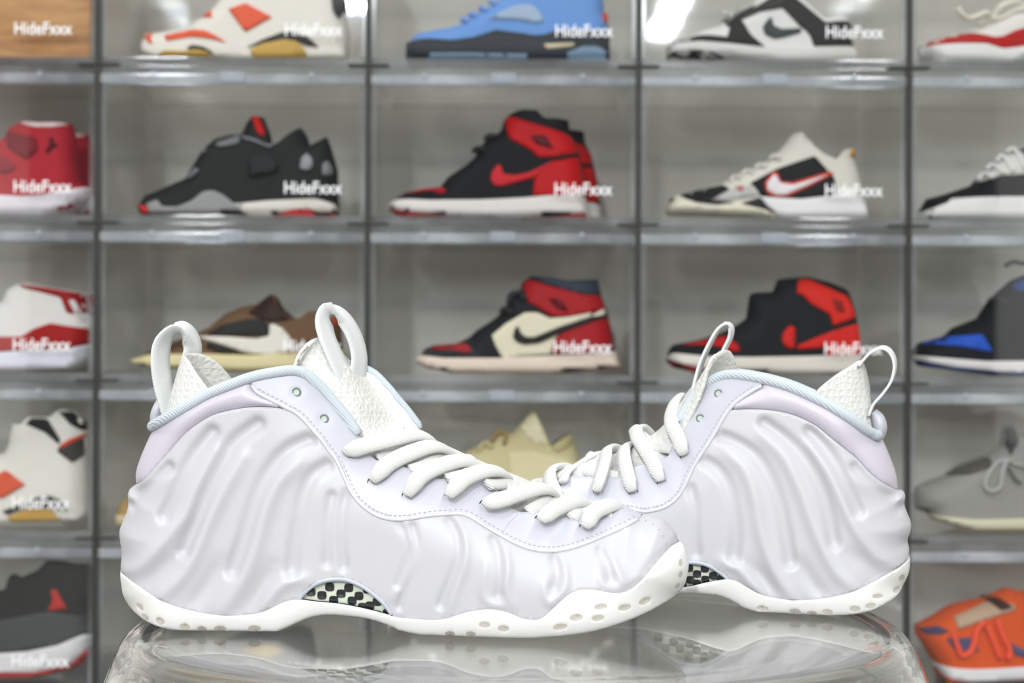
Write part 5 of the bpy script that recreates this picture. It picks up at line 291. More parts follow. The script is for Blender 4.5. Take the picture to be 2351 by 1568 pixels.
{'key':'orange_blue','label':'orange sneaker with blue patches and neon red laces, bottom right','row':4,'col':4,'pos':(0.7067,1.951,0.2218),'sil':[(-0.1536,0.0685),(-0.1496,0.0792),(-0.1253,0.0925),(-0.1037,0.1059),(-0.0821,0.1115),(-0.0551,0.117),(-0.0281,0.1307),(-0.0064,0.1253),(0.0722,0.1366),(0.1156,0.1314),(0.1592,0.1046),(0.166,0.0252),(0.1595,0.0013),(-0.0816,0),(-0.1154,0.0004),(-0.1277,0.0289),(-0.1414,0.05)],'open':(8,10),'body':(222,88,32),'bodyname':'upper','parts':[('midsole',(226,226,228),[(-0.1272,0.0284),(-0.0817,0.0266),(-0.0114,0.0295),(0.1648,0.0357),(0.1638,0.0145),(-0.0113,0.0136),(-0.0654,0.012),(-0.087,0.0106),(-0.119,0.0152)]),('outsole',(60,60,62),[(-0.1179,0.011),(-0.087,0.0095),(-0.0654,0.0112),(0.1621,0.0133),(0.1595,0.0018),(-0.1146,0.0009)]),('toe_patch',(70,66,96),[(-0.1518,0.0759),(-0.128,0.0819),(-0.1144,0.0766),(-0.1279,0.0712),(-0.1482,0.0707)]),('side_patch',(78,74,110),[(-0.1198,0.0661),(-0.0873,0.0688),(-0.0764,0.0503),(-0.1089,0.0529)]),('rear_patch',(84,84,120),[(-0.0332,0.0612),(-0.0115,0.0506),(-0.006,0.04),(-0.0277,0.0453)]),('strap',(186,160,134),[(-0.1064,0.0947),(-0.0605,0.1132),(-0.028,0.1133),(-0.0226,0.1063),(-0.0658,0.0928),(-0.1036,0.0794)]),('tongue',(60,30,24),[(-0.0605,0.117),(-0.0443,0.1198),(-0.028,0.109),(-0.0442,0.1035)])],'tubes':[('lace',(246,84,48),0.0055,[(-0.1117,0.074),(-0.1062,0.0581),(-0.1007,0.0449),(-0.0873,0.053),(-0.0793,0.0795),(-0.0685,0.0901)]),('lace',(246,84,48),0.0055,[(-0.0658,0.0848),(-0.0575,0.0637),(-0.0493,0.0425)]),('lace',(246,84,48),0.0055,[(-0.0523,0.0929),(-0.044,0.069),(-0.0358,0.0532),(-0.0385,0.04)])],'pair':None,'W':0.042},
]

# ------------------------------------------------------------------ setting
D2 = 1.891; F_PX = 3265.0; PITCH = 0.36
def seam_z(row): return CAM_Z-((152.6+363.4*row)-784.0)/F_PX*D2
ROW_H = seam_z(0)-seam_z(1)
def col_x(c): return ((221-621.5+621.5*c+310.75)-1175.5)/F_PX*D2
def noise_wall(name, c1, c2, scale, rough=.8):
    m = bpy.data.materials.new(name); m.use_nodes = True; nt = m.node_tree; b = nt.nodes['Principled BSDF']; b.inputs['Roughness'].default_value = rough
    tc = nt.nodes.new('ShaderNodeTexCoord'); n = nt.nodes.new('ShaderNodeTexNoise'); n.inputs['Scale'].default_value = scale; n.inputs['Detail'].default_value = 5
    r = nt.nodes.new('ShaderNodeValToRGB'); r.color_ramp.elements[0].position = .35; r.color_ramp.elements[1].position = .7
    r.color_ramp.elements[0].color = lin(c1); r.color_ramp.elements[1].color = lin(c2)
    nt.links.new(tc.outputs['Object'], n.inputs['Vector']); nt.links.new(n.outputs['Fac'], r.inputs[0]); nt.links.new(r.outputs[0], b.inputs['Base Color'])
    return m
def struct(name, boxes, mat):
    return tag(obj(name, boxes_mesh(name, boxes), mat), kind='structure')
BACK_Y = D2+.272
struct('floor', [(-3.5, 3.5, -6.5, BACK_Y+.12, -.05, 0)], noise_wall('floor_concrete', (104, 101, 95), (124, 120, 113), 3, .6))
struct('wall_back', [(-3.5, 3.5, BACK_Y, BACK_Y+.1, 0, 2.8)], noise_wall('wall_plaster', WALL1, WALL2, 5.0))
white_wall = noise_wall('white_wall', (222, 221, 216), (230, 229, 226), 2)
struct('wall_left', [(-3.6, -3.5, -6.5, BACK_Y+.1, 0, 2.8)], white_wall)
struct('wall_right', [(3.5, 3.6, -6.5, BACK_Y+.1, 0, 2.8)], white_wall)
struct('ceiling', [(-3.6, 3.6, -6.5, BACK_Y+.1, 2.8, 2.85)], white_wall)
struct('trim_1', [(col_x(0)-.18, col_x(4)+.18, D2, BACK_Y-.001, 0, seam_z(4))], plain('plinth_paint', (120, 120, 118), .6))
lamp_frame = plain('lamp_frame_paint', (236, 236, 236), .4)
for o in [o for o in C.objects if o.type == 'LIGHT']:
    x, y = o.location.x, o.location.y; w, d = .07, .55
    tag(obj('ceiling_light', boxes_mesh('ceiling_light', [(x-w-.02, x-w, y-d-.02, y+d+.02, 2.72, 2.8), (x+w, x+w+.02, y-d-.02, y+d+.02, 2.72, 2.8), (x-w, x+w, y-d-.02, y-d, 2.72, 2.8), (x-w, x+w, y+d, y+d+.02, 2.72, 2.8), (x-w, x+w, y-d, y+d, 2.76, 2.8)]), lamp_frame),
        'white ceiling strip light over the %s' % ('left side' if x < 0 else 'right side')+(' by the shelf' if y > 0 else ' just behind the camera' if y > -1.5 else ' further back' if y > -3.5 else ' at the far end'), 'lamp', 'ceiling lights')

# ------------------------------------------------------------------ clear shoe boxes
MAT_SHEET = clear_plastic('clear_sheet', (250, 250, 249), .03, .012)
MAT_DOOR = clear_plastic('clear_door', (252, 252, 252), .02, 0.)
MAT_BEZEL = clear_plastic('clear_bezel', (238, 241, 242), .08, .07)
MAT_HEAD = clear_plastic('clear_header', (226, 232, 238), .10, .27)
MAT_GAP_SHADE = plain('painted_gap_shade', (62, 62, 57), .5, .3)  # dark colour standing in for the shade between neighbouring boxes
MAT_PRINT = plain('white_print', (246, 246, 246), .5)
BW = .357
def box_meshes():
    hw = BW/2; H = ROW_H; d = {}
    d['shell'] = boxes_mesh('shell', [(-hw, hw, .012, .27, .009, .012), (-hw, hw, .012, .27, H-.003, H), (-hw, -hw+.0025, .012, .27, .012, H-.003), (hw-.0025, hw, .012, .27, .012, H-.003), (-hw+.0025, hw-.0025, .267, .27, .012, H-.003),
                                      (-hw, -hw+.006, .012, .27, 0, .009), (hw-.006, hw, .012, .27, 0, .009), (-hw+.012, hw-.012, .22, .225, H-.022, H-.003)], .0005)
    d['bezel'] = boxes_mesh('bezel', [(-hw, hw, 0, .012, 0, .0105), (-hw, -hw+.009, 0, .012, .0105, H-.026), (hw-.009, hw, 0, .012, .0105, H-.026), (-hw, hw, .002, .012, H-.011, H)], .0015)
    d['header'] = boxes_mesh('header', [(-hw+.002, hw-.002, -.003, .010, H-.0255, H-.0115)], .003)
    d['door'] = boxes_mesh('door', [(-hw+.0095, hw-.0095, .002, .0045, .011, H-.026)], .0008)
    d['handle'] = boxes_mesh('handle', [(-.017, .017, -.0075, -.003, H-.0235, H-.0095)], .0018)
    d['hinge_pin'] = boxes_mesh('hinge_pin', [(-.0035, .0035, -.0065, -.0025, H-.017, H-.010)], .0015)
    d['gap_shade_strip'] = boxes_mesh('gap_shade_strip', [(-.0015, .0015, .003, .015, .001, H-.001)])  # added dark strip, paints the shade in the gap between columns
    d['joint_shade_tick'] = boxes_mesh('joint_shade_tick', [(-.013, .013, .0005, .02, -.0008, .0022)])  # added dark tick, paints the cross of shade where box corners meet
    return d
BM = box_meshes()
fc = bpy.data.curves.new('lettering', 'FONT'); fc.body = 'HideFxxx'; fc.size = 1; fc.extrude = .01; fc.offset = .012
tmp = bpy.data.objects.new('lettering_source', fc); C.objects.link(tmp)
dg = bpy.context.evaluated_depsgraph_get(); LET = bpy.data.meshes.new_from_object(tmp.evaluated_get(dg)); LET.name = 'lettering'
bpy.data.objects.remove(tmp)
xs = [v.co.x for v in LET.vertices]; sx = .0765/(max(xs)-min(xs)); x0 = min(xs)
ys = [v.co.y for v in LET.vertices]; y0 = min(ys); sy = .0165/(max(ys)-y0)
for v in LET.vertices: v.co = ((v.co.x-x0)*sx, -v.co.z*.01, (v.co.y-y0)*sy)
LET.materials.clear()
CONTENT = {}
for s in SHELF_SHOES: CONTENT[(s['row'], s['col'])] = s['label']
BOX_LABEL = {(0, 0): 'clear box holding the brown wooden box, top left corner', (0, 1): 'clear box in the top row around the cream sneaker with orange diamond', (0, 2): 'clear box in the top row around the sky blue sneaker',
 (0, 3): 'clear box in the top row around the black and white low sneaker', (0, 4): 'clear box at top right around the white and red sneaker with loose laces',
 (1, 0): 'clear box at the left edge around the red high-tops', (1, 1): 'clear box around the charcoal sneaker with red toe tip', (1, 2): 'clear box around the pair of black and red high-tops',
 (1, 3): 'clear box around the off-white low sneaker with black side panel', (1, 4): 'clear box at right edge around the black sneaker with white laces',
 (2, 0): 'clear box at left edge around the white high-tops with red mudguard', (2, 1): 'clear box around the brown sneaker with reversed white logo', (2, 2): 'clear box around the black, red and cream high-top',
 (2, 3): 'clear box around the bulky black and red high-top', (2, 4): 'clear box at right edge around the royal blue and black high-top',
 (3, 0): 'clear box around the white high-top with black collar and gold sole', (3, 1): 'clear box behind the heel of the front white sneaker', (3, 2): 'clear box around the beige low sneaker in the middle',
 (3, 3): 'clear box mostly hidden behind the rear white sneaker', (3, 4): 'clear box around the light grey knit sneaker', (4, 0): 'clear box at bottom left around the black sneaker with red outsole',
 (4, 1): 'clear box at the bottom, seen through the left part of the stool', (4, 2): 'clear box at the bottom, hidden behind the middle of the stool', (4, 3): 'clear box at the bottom, behind the right part of the stool',
 (4, 4): 'clear box at bottom right around the orange sneaker'}
for r in range(5):
    for c in range(5):
        e = tag(empty('display_box', (col_x(c), D2, seam_z(r))), BOX_LABEL[(r, c)], 'box', 'clear drop-front shoe boxes')
        obj('shell', BM['shell'], MAT_SHEET, e); obj('bezel', BM['bezel'], MAT_BEZEL, e); obj('header', BM['header'], MAT_HEAD, e)
        dr = obj('door', BM['door'], MAT_DOOR, e)
        obj('handle', BM['handle'], MAT_HEAD, dr)
        for sgn in (-1, 1): obj('hinge_pin', BM['hinge_pin'], MAT_HEAD, dr).location = (sgn*.105, 0, 0)
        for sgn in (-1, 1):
            obj('gap_shade_strip', BM['gap_shade_strip'], MAT_GAP_SHADE, e).location = (sgn*(BW/2-.0006), -.0045, 0)
            obj('joint_shade_tick', BM['joint_shade_tick'], MAT_GAP_SHADE, e).location = (sgn*(BW/2-.0125), -.0015, .0008)
        lt = obj('lettering', LET, MAT_PRINT, dr); lt.location = (.069, .0015, .040); lt['label'] = 'white lettering reading HideFxxx'

# brown wooden box in the top left shoe box
wood = bpy.data.materials.new('oak_wood'); wood.use_nodes = True; nt = wood.node_tree; b = nt.nodes['Principled BSDF']; b.inputs['Roughness'].default_value = .5
tc = nt.nodes.new('ShaderNodeTexCoord'); mp_ = nt.nodes.new('ShaderNodeMapping'); mp_.inputs['Scale'].default_value = (3, 3, 22)
n = nt.nodes.new('ShaderNodeTexNoise'); n.inputs['Scale'].default_value = 2.2; n.inputs['Detail'].default_value = 6; n.inputs['Distortion'].default_value = 1.2
rp = nt.nodes.new('ShaderNodeValToRGB'); rp.color_ramp.elements[0].color = lin((150, 100, 50)); rp.color_ramp.elements[1].color = lin((206, 156, 96)); rp.color_ramp.elements[0].position = .3; rp.color_ramp.elements[1].position = .7
nt.links.new(tc.outputs['Object'], mp_.inputs[0]); nt.links.new(mp_.outputs[0], n.inputs['Vector']); nt.links.new(n.outputs['Fac'], rp.inputs[0]); nt.links.new(rp.outputs[0], b.inputs['Base Color'])
wb = tag(empty('wooden_box', (col_x(0), D2+.025, seam_z(0)+.012)), 'brown wooden box with visible grain, top left', 'wooden box')
obj('body', boxes_mesh('body', [(-.15, .163, 0, .2, 0, .135)], .003), wood, wb)
obj('lid', boxes_mesh('lid', [(-.153, .166, -.003, .203, .136, .165)], .003), wood, wb)

# ------------------------------------------------------------------ shoes on the shelf
def opening_strip(name, poly, w, depth, inset=.004):
    V, Fc = [], []; n = len(poly)
    prof = [(-1, 0, 0), (-1, inset, 0), (-1, inset+.003, -depth), (1, inset+.003, -depth), (1, inset, 0), (1, 0, 0)]
    for i, (x, z) in enumerate(poly):
        for s, ins, dz in prof: V.append((x, s*max(w[i]-ins, .0003), z+dz))
    for i in range(n-1):
        for j in range(5): Fc.append((i*6+j, (i+1)*6+j, (i+1)*6+j+1, i*6+j+1))
    return mesh(name, V, Fc, False)
def shelf_shoe(S):
    sil = np.array(S['sil']); n = len(sil)
    closed = np.vstack([sil, sil[:1]])
    if S['open']:
        i0, i1 = S['open']; closer = np.vstack([sil[i1:], sil[:i0+1]]); opn = sil[i0:i1+1]
    else: closer, opn = closed, None
    zt = sil[:, 1].max(); x0, x1 = sil[:, 0].min(), sil[:, 0].max()
    low = sil[sil[:, 1] < .012]
    upper_closer = closer
    def w(P):
        P = np.asarray(P, float); s = (P[:, 0]-x0)/(x1-x0)
        W = S['W']*np.interp(s, [0, .12, .3, .55, .8, 1], [.86, 1.0, 1.02, .82, .84, .8])*(1-.38*np.clip(P[:, 1]/.15, 0, 1))
        d = poly_dist(P, upper_closer)
        nearbot = np.clip((.028-P[:, 1])/.016, 0, 1); R = .026-.020*nearbot
        e = np.maximum(0, 1-d/R)**2
        return W*np.sqrt(np.clip(1-e, 0, 1))
    root = tag(empty('sneaker', S['pos']), S['label'], 'shoe', 'sneakers on display in the clear boxes')
    ring = []
    for off in (.0006, .002, .0045):
        R_ = resample(closer, .006); T_ = np.gradient(R_, axis=0); N_ = np.stack([-T_[:, 1], T_[:, 0]], 1); N_ /= np.linalg.norm(N_, axis=1)[:, None]+1e-9
        ring += [R_+N_*off, R_-N_*off]
    V, T = triangulate(sil, .006, rings=ring)
    obj(S['bodyname'], shell(S['bodyname'], V, T, w(V), 0), plain('shoe_%d_%d_%d' % S['body'], S['body'], .6, .12, vary=.12), root)
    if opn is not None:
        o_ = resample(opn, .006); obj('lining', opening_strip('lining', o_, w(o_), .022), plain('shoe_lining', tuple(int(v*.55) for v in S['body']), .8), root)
    for k, (nm, colr, poly) in enumerate(S['parts']):
        poly = np.array(poly); sole_ = 'sole' in nm and 'panel' not in nm
        if sole_:
            poly[:, 0] = poly[:, 0].mean()+(poly[:, 0]-poly[:, 0].mean())*1.012; poly[poly[:, 1] < .005, 1] = 0
        V, T = triangulate(poly, .005)
        lift = .0010+.0004*k+(.0016 if 'sole' in nm else 0)
        p = obj(nm, shell(nm, V, T, (np.maximum(w(V), .004)+lift if sole_ else w(V)+lift*np.clip(w(V)/.006, .25, 1)), .06 if sole_ else .002+.0004*k), plain('shoe_%d_%d_%d' % colr, colr, .5, .14), root)
        if 'logo' in nm: p['label'] = 'curved side logo' if nm == 'side_logo' else 'small emblem'
    for nm, colr, rad, poly in S['tubes']:
        q = np.array(poly); yy = -(np.maximum(w(q), .012)+.004)
        yy = np.minimum(yy, -.012)
        obj(nm, sweep(nm, [(q[i, 0], yy[i], q[i, 1]) for i in range(len(q))], rad, rad*.7, step=.004, seg=8), plain('shoe_%d_%d_%d' % colr, colr, .7), root)
    return root
def copy_tree(o, parent=None):
    c = o.copy(); C.objects.link(c); c.parent = parent
    for ch in list(o.children): copy_tree(ch, c)
    return c
PAIR_LABEL = {'red_high': 'second red high-top standing behind the first at left edge', 'black_red_high': 'second black and red high-top behind the first one', 'white_red_high': 'second white and red high-top behind the first, left edge'}
for S in SHELF_SHOES:
    r_ = shelf_shoe(S)
    if S['pair']:
        m_ = copy_tree(r_); m_.location = (S['pos'][0]+S['pair'][1], S['pos'][1]+S['pair'][0], S['pos'][2]); m_['label'] = PAIR_LABEL[S['key']]

# ------------------------------------------------------------------ clear stool
TABLE = CAM_Z-.1585
def stool():
    A, B_ = .207, .166; seg = 128; ex = 2.15
    outer = [(0, 0)]+[(f, 0) for f in (.25, .5, .75, .9)]
    prof = [(f, 0., 0.) for f in (.3, .6, .85, 1.0)]+[(1, .0045, -.0008), (1, .009, -.003), (1, .0125, -.0068), (1, .0152, -.012), (1, .019, -.022), (1, .026, -.04), (1, .036, -.075), (1, .048, -.15), (1, .056, -.3), (1, .060, -TABLE+.001)]
    th = .007
    inner = [(1, .053, -TABLE+.001), (1, .049, -.3), (1, .041, -.15), (1, .029, -.077), (1, .0185, -.042), (1, .011, -.024), (1, .006, -.0145), (1, .001, -.0098), (1, -.005, -.008), (.94, 0, -.0075), (.85, 0, -.0075), (.6, 0, -.0075), (.3, 0, -.0075)]
    rings = prof+inner; V = [(0, 0, 0)]; Fc = []
    for f, off, z in rings:
        for j in range(seg):
            t = 2*math.pi*j/seg; c, s = math.cos(t), math.sin(t)
            x = math.copysign(abs(c)**(2/ex), c); y = math.copysign(abs(s)**(2/ex), s)
            V.append((x*(A*f+off), y*(B_*f+off), z))
    V.append((0, 0, -.0075)); last = len(V)-1
    for j in range(seg): Fc.append((0, 1+j, 1+(j+1) % seg))
    for i in range(len(rings)-1):
        for j in range(seg):
            a = 1+i*seg+j; b = 1+i*seg+(j+1) % seg; Fc.append((a, a+seg, b+seg, b))
    k = 1+(len(rings)-1)*seg
    for j in range(seg): Fc.append((last, k+(j+1) % seg, k+j))
    return weld(mesh('stool', V, Fc), 1e-6)
glass = bpy.data.materials.new('clear_acrylic'); glass.use_nodes = True; b = glass.node_tree.nodes['Principled BSDF']
b.inputs['Transmission Weight'].default_value = .98; b.inputs['IOR'].default_value = 1.47; b.inputs['Roughness'].default_value = .015; b.inputs['Base Color'].default_value = (.95, .95, .925, 1)
st = tag(obj('stool', stool(), glass), 'clear acrylic stool with rounded edge under the two white sneakers', 'stool'); st.location = ((1190-1175.5)/F_PX*.81, .812, TABLE)

# ------------------------------------------------------------------ the two white sneakers
M_FOAM = plain('white_foam_shell', (191, 190, 194), .42, .45, sub=0.)
M_STAY = plain('white_leather', (189, 190, 199), .36, .5, bump=('noise', 900, .05, .0004))
M_PAD = plain('white_padded_synthetic', (198, 193, 204), .42, .5, bump=('noise', 500, .04, .0004))
M_PIPE = plain('pale_blue_cord', (196, 204, 210), .8, .3, bump=('wave', 330, .5, .0006))
M_MESH = plain('white_honeycomb_mesh', (214, 214, 209), .75, .3, bump=('voronoi', 265, .8, .0012))
M_RIB = plain('white_woven_ribbon', (216, 218, 217), .7, .3, bump=('wave', 500, .35, .0004))
M_LACE = plain('white_woven_lace', (219, 219, 215), .8, .3, bump=('wave', 420, .5, .0005))
M_SOLE = plain('milky_rubber_sole', (233, 232, 228), .38, .5, sub=.35)
M_DIMP = plain('sole_dimple_rubber', (198, 193, 183), .35, .5, sub=.3)
M_RIM = plain('window_rim', (184, 189, 200), .4)
M_PLATE = plain('pale_shank_plate', (206, 212, 196), .35, .5, coat=.5)
M_CELL = plain('black_shank_cell', (26, 32, 32), .25, .6)
M_STITCH = plain('grey_thread', (168, 164, 174), .8)
M_HOLE = plain('eyelet_hole', (70, 84, 72), .7)
M_EDGE = plain('white_rolled_edge', (204, 204, 208), .4)
M_SEAM = plain('faint_seam', (186, 184, 192), .6)
M_EYE = plain('eyelet_edge', (120, 126, 120), .5)
M_PALE = plain('eyelet_backing', (190, 206, 192), .6)
M_LIN = plain('white_lining', (232, 232, 226), .8)
def smooth01(t): t = np.clip(t, 0, 1); return t*t*(3-2*t)
def hero(name, H, label):
    root = tag(empty(name, (H['origin'][0], H['origin'][1], TABLE), H['yaw']), label, 'shoe', 'pair of white sneakers on the stool')
    W = hero_width(H); dr = H['dir']; st_ = .0016
    sc = lambda k: smooth_curve(H[k], .0012)
    x0 = H['heel'][0][0]; x1 = H['soletoe'][0][0]
    def far_shift(V):
        V = np.asarray(V); s = (V[:, 0]-x0)/(x1-x0)
        return dr*H['far']*smooth01((s-.08)/.22)*smooth01((.74-s)/.25)*smooth01((V[:, 1]-.06)/.035)
    heel, cheel, toe = sc('heel'), sc('cheel'), sc('toe'); seam, stay, stay2 = sc('seam'), sc('stay'), None
    stayall = smooth_curve(list(H['stay'])+list(H['stay2']), .0012)
    pipe, tip, throat = sc('pipe'), smooth_curve(H['tip'], .0012), resample(H['throat'], .0012)
    k = int(np.argmin(np.linalg.norm(toe-stayall[-1], axis=1))); stayall[-1] = toe[k]
    j = int(np.argmin(np.linalg.norm(pipe-tip[0], axis=1)))
    soletop, winbase, wintop, soletop2 = sc('soletop'), sc('winbase'), sc('wintop'), sc('soletop2')
    soleheel, soletoe = sc('soleheel'), sc('soletoe'); bottom = smooth_curve([H['soleheel'][-1]]+list(H['bottom'])+[H['soletoe'][0]], .0015)
    bottom[:, 1] = np.maximum(bottom[:, 1], 0.0)
    def rings_of(curves, offs=(.0002, .0006, .0014, .0026, .0042)):
        r = []
        for cv in curves:
            R_ = resample(cv, .002); T_ = np.gradient(R_, axis=0); N_ = np.stack([-T_[:, 1], T_[:, 0]], 1); N_ /= np.linalg.norm(N_, axis=1)[:, None]+1e-9
            for of in offs: r += [R_+N_*of, R_-N_*of]
        return r
    soft = lambda w: np.clip(w/.010, 0, 1)
    # moulded foam shell with flowing ribs
    cat = lambda *a: np.vstack(a)
    foam = cat(heel, seam[1:], stayall[1:], toe[k+1:], soletop2[::-1][1:], wintop[::-1][1:], soletop[::-1][1:-1])
    V, T = triangulate(foam, st_, rings=rings_of([heel, toe[k:]]))
    w = W(V); disp = np.zeros(len(V))
    for dep, sg, p in H['grooves']:
        c = smooth_curve(p, .003); d, t = poly_near(V, c)
        if dep < 0 and sg < 4.2: disp += dep*1e-3*RIB*np.exp(-(d/(sg*1.05e-3))**3)*(.5+.6*np.abs(2*t-1)**1.5)
        else: disp += dep*1e-3*RIB*np.exp(-(d/(sg*1e-3))**2)*(1-.5*np.abs(2*t-1)**3)
    edge_top = np.minimum(poly_dist(V, seam), poly_dist(V, stayall)); disp *= np.clip(edge_top/.004, .15, 1)
    y = w+(.0012+disp)*soft(w)
    obj('foam_shell', shell('foam_shell', V, T, np.maximum(y, 0), .003), M_FOAM, root)
    # translucent sole with dimples
    sole = cat(soleheel, bottom[1:], soletoe[1:], soletop2[::-1][1:], winbase[::-1][1:], soletop[::-1][1:-1])
    loops = []
    for (cx, cz), rx, rz, a in H['dimples']:
        t = np.linspace(0, 2*math.pi, 17)[:-1]; a = -math.radians(a)
        ex_, ez_ = rx*np.cos(t), rz*np.sin(t); L = np.stack([cx+ex_*math.cos(a)-ez_*math.sin(a), cz+ex_*math.sin(a)+ez_*math.cos(a)], 1)
        if in_poly(L, sole).all() and poly_dist(L, bottom).min() > .0008: loops.append(L)
    V, T = triangulate(sole, st_, inner=[(L, True) for L in loops], rings=rings_of([soleheel, soletoe, bottom], (.0002, .0006, .0013, .0022)))
    w = W(V); y = w+.0022*soft(w)
    for L in loops:
        d = poly_dist(V, np.vstack([L, L[:1]])); ins = in_poly(V, L); y = y-np.where(ins, np.clip(d/.0008, 0, 1)*.0011, 0)
    me = shell('sole', V, T, np.maximum(y, 0), .003); me.materials.append(M_SOLE); me.materials.append(M_DIMP)
    cen = np.array([(p.center.x, p.center.z) for p in me.polygons]); idx = np.zeros(len(cen), int)
    for L in loops: idx[in_poly(cen, L)] = 1
    me.polygons.foreach_set('material_index', idx.tolist()); obj('sole', me, None, root)
    # shank window in the arch
    win = cat(wintop, winbase[::-1][1:-1]); V, T = triangulate(win, .002); pl = obj('shank_plate', shell('shank_plate', V, T, W(V)-.0030, 0, sides=(-1,)), M_PLATE, root); obj('shank_plate', shell('shank_plate', V, T, W(V)-.0030, 0, sides=(1,)), M_PLATE, root)
    cs = .0024; u = [(math.copysign(abs(math.cos(t))**.6, math.cos(t)), math.copysign(abs(math.sin(t))**.6, math.sin(t))) for t in np.linspace(0, 2*math.pi, 13)[:-1]]
    for cx, cz in H['cells']:
        c0 = np.array([(cx, cz)]);
        if not in_poly(c0, win)[0]: continue
        ring = np.array([(cx+cs*a_*1.02, cz+cs*b_*.95) for a_, b_ in u]); yy = W(ring)-.0024
        Vc = [(cx, -(W(c0)[0]-.0022), cz)]+[(ring[i, 0], -yy[i], ring[i, 1]) for i in range(12)]+[(ring[i, 0], -yy[i]+.001, ring[i, 1]) for i in range(12)]
        Fc = [(0, 1+(i+1) % 12, 1+i) for i in range(12)]+[(1+i, 1+(i+1) % 12, 13+(i+1) % 12, 13+i) for i in range(12)]
        obj('shank_cell', mesh('shank_cell', Vc, Fc, False), M_CELL, pl)
    for s in (-1, 1):
        ww = W(wintop); obj('window_rim', sweep('window_rim', [(wintop[i, 0], s*(ww[i]+.0002), wintop[i, 1]) for i in range(0, len(wintop), 3)], .0014, .0014, seg=8), M_RIM, root)
    # padded collar panel
    collar = cat(cheel, pipe[1:j+1], tip, seam[::-1][1:-1])
    V, T = triangulate(collar, st_, rings=rings_of([cheel])); w = W(V); d1 = poly_dist(V, seam); d2 = np.minimum(poly_dist(V, pipe), poly_dist(V, tip)); t = d1/(d1+d2+1e-9)
    y = w+(-.0012+.0038*np.sin(math.pi*np.clip(t, 0, 1))**.7)*soft(w)
    obj('collar_panel', shell('collar_panel', V, T, np.maximum(y, 0), .002, far_shift), M_PAD, root)
    # eyestay overlay
    eyest = cat(pipe[j:j+1], tip, stayall[1:], toe[:k][::-1], throat[::-1][1:], pipe[j+1:-1][::-1])
    V, T = triangulate(eyest, st_, rings=rings_of([toe[:k+1]])); w = W(V)
    y = w+.0014*soft(w)
    for ex_, ez_ in H['eyelets']:
        d = np.hypot(V[:, 0]-ex_, V[:, 1]-ez_); y = y-.0008*np.exp(-(d/.0026)**2)
    obj('eyestay', shell('eyestay', V, T, np.maximum(y, 0), .002, far_shift), M_STAY, root)
    # rolled edge and stitches along the overlay
    edge = cat(tip, stayall[1:]); ww = W(edge)+.0010*soft(W(edge)); fs = far_shift(edge)
    for s in (-1, 1):
        obj('edge_binding', sweep('edge_binding', [(edge[i, 0]+(fs[i] if s > 0 else 0), s*ww[i], edge[i, 1]) for i in range(0, len(edge), 4)], .0012, .0012, seg=8), M_EDGE, root)
    R_ = resample(edge, .0027); T_ = np.gradient(R_, axis=0); T_ /= np.linalg.norm(T_, axis=1)[:, None]; N_ = np.stack([-T_[:, 1], T_[:, 0]], 1)*dr
    S_ = R_+N_*.0021; ws = W(S_); V_, F_ = [], []
    for i in range(2, len(S_)-2):
        if ws[i] < .006: continue
        for q in range(8):
            sx_, sz_, sy_ = (-1 if q & 1 else 1)*.00075, (-1 if q & 2 else 1)*.00022, (.0016 if q & 4 else .0004)
            p = S_[i]+T_[i]*sx_+N_[i]*sz_; V_.append((p[0], -(ws[i]+sy_), p[1]))
        b0 = len(V_)-8; F_ += [tuple(b0+v for v in f) for f in ((0, 1, 3, 2), (4, 6, 7, 5), (0, 4, 5, 1), (2, 3, 7, 6), (0, 2, 6, 4), (1, 5, 7, 3))]
    tag(obj('stitching', mesh('stitching', V_, F_, False), M_STITCH, root), kind='stuff')
    if H['perf']:
        R_ = smooth_curve(H['perf'], .0042); wp = W(R_); V_, F_ = [], []
        for i in range(len(R_)):
            b0 = len(V_)
            for q in range(8):
                t = 2*math.pi*q/8; V_.append((R_[i, 0]+.0005*math.cos(t), -(wp[i]+.0017), R_[i, 1]+.0005*math.sin(t)))
            F_.append(tuple(range(b0+7, b0-1, -1)))
        tag(obj('toe_perforation', mesh('toe_perforation', V_, F_, False), M_STITCH, root), kind='stuff')
    # eyelets: ring and shaded hole
    for ex_, ez_ in H['eyelets']:
        w_ = W([(ex_, ez_)])[0]; t = np.linspace(0, 2*math.pi, 17)
        rg = obj('eyelet', sweep('eyelet', [(ex_+.0021*math.cos(a), -(w_+.0012), ez_+.0021*math.sin(a)) for a in t], .0005, .0005, axis=(0, 1, 0), seg=6, step=.0006), M_EYE, root)
        obj('eyelet_hole', mesh('eyelet_hole', [(ex_+.0019*math.cos(a), -(w_+.0013), ez_+.0019*math.sin(a)) for a in t[:-1]]+[(ex_+.0004, -(w_+.0008), ez_-.0003)], [(16, (i+1) % 16, i) for i in range(16)]), M_PALE, rg)
    # braided cord round the collar
    wp = np.maximum(W(pipe)+.0006, .0012); fp = far_shift(pipe)
    path = [(pipe[i, 0], -wp[i], pipe[i, 1]) for i in range(len(pipe)-1, -1, -4)]+[(pipe[i, 0]+fp[i], wp[i], pipe[i, 1]) for i in range(4, len(pipe), 4)]
    obj('collar_cord', sweep('collar_cord', path, .0031, .0031, seg=14, step=.001, prof=lambda t: min(1, .7+40*min(t, 1-t))), M_PIPE, root)
    V_ = resample(pipe, .004); wl = np.maximum(W(V_)-.0035, .0012); fl = far_shift(V_)
    Vl, Fl = [], []
    for i in range(len(V_)):
        for s, ins, dz in ((-1, 0, 0), (-1, .002, -.03), (1, .002, -.03), (1, 0, 0)):
            Vl.append((V_[i, 0]+(fl[i] if s > 0 else 0), s*max(wl[i]-ins, .0005), V_[i, 1]+dz))
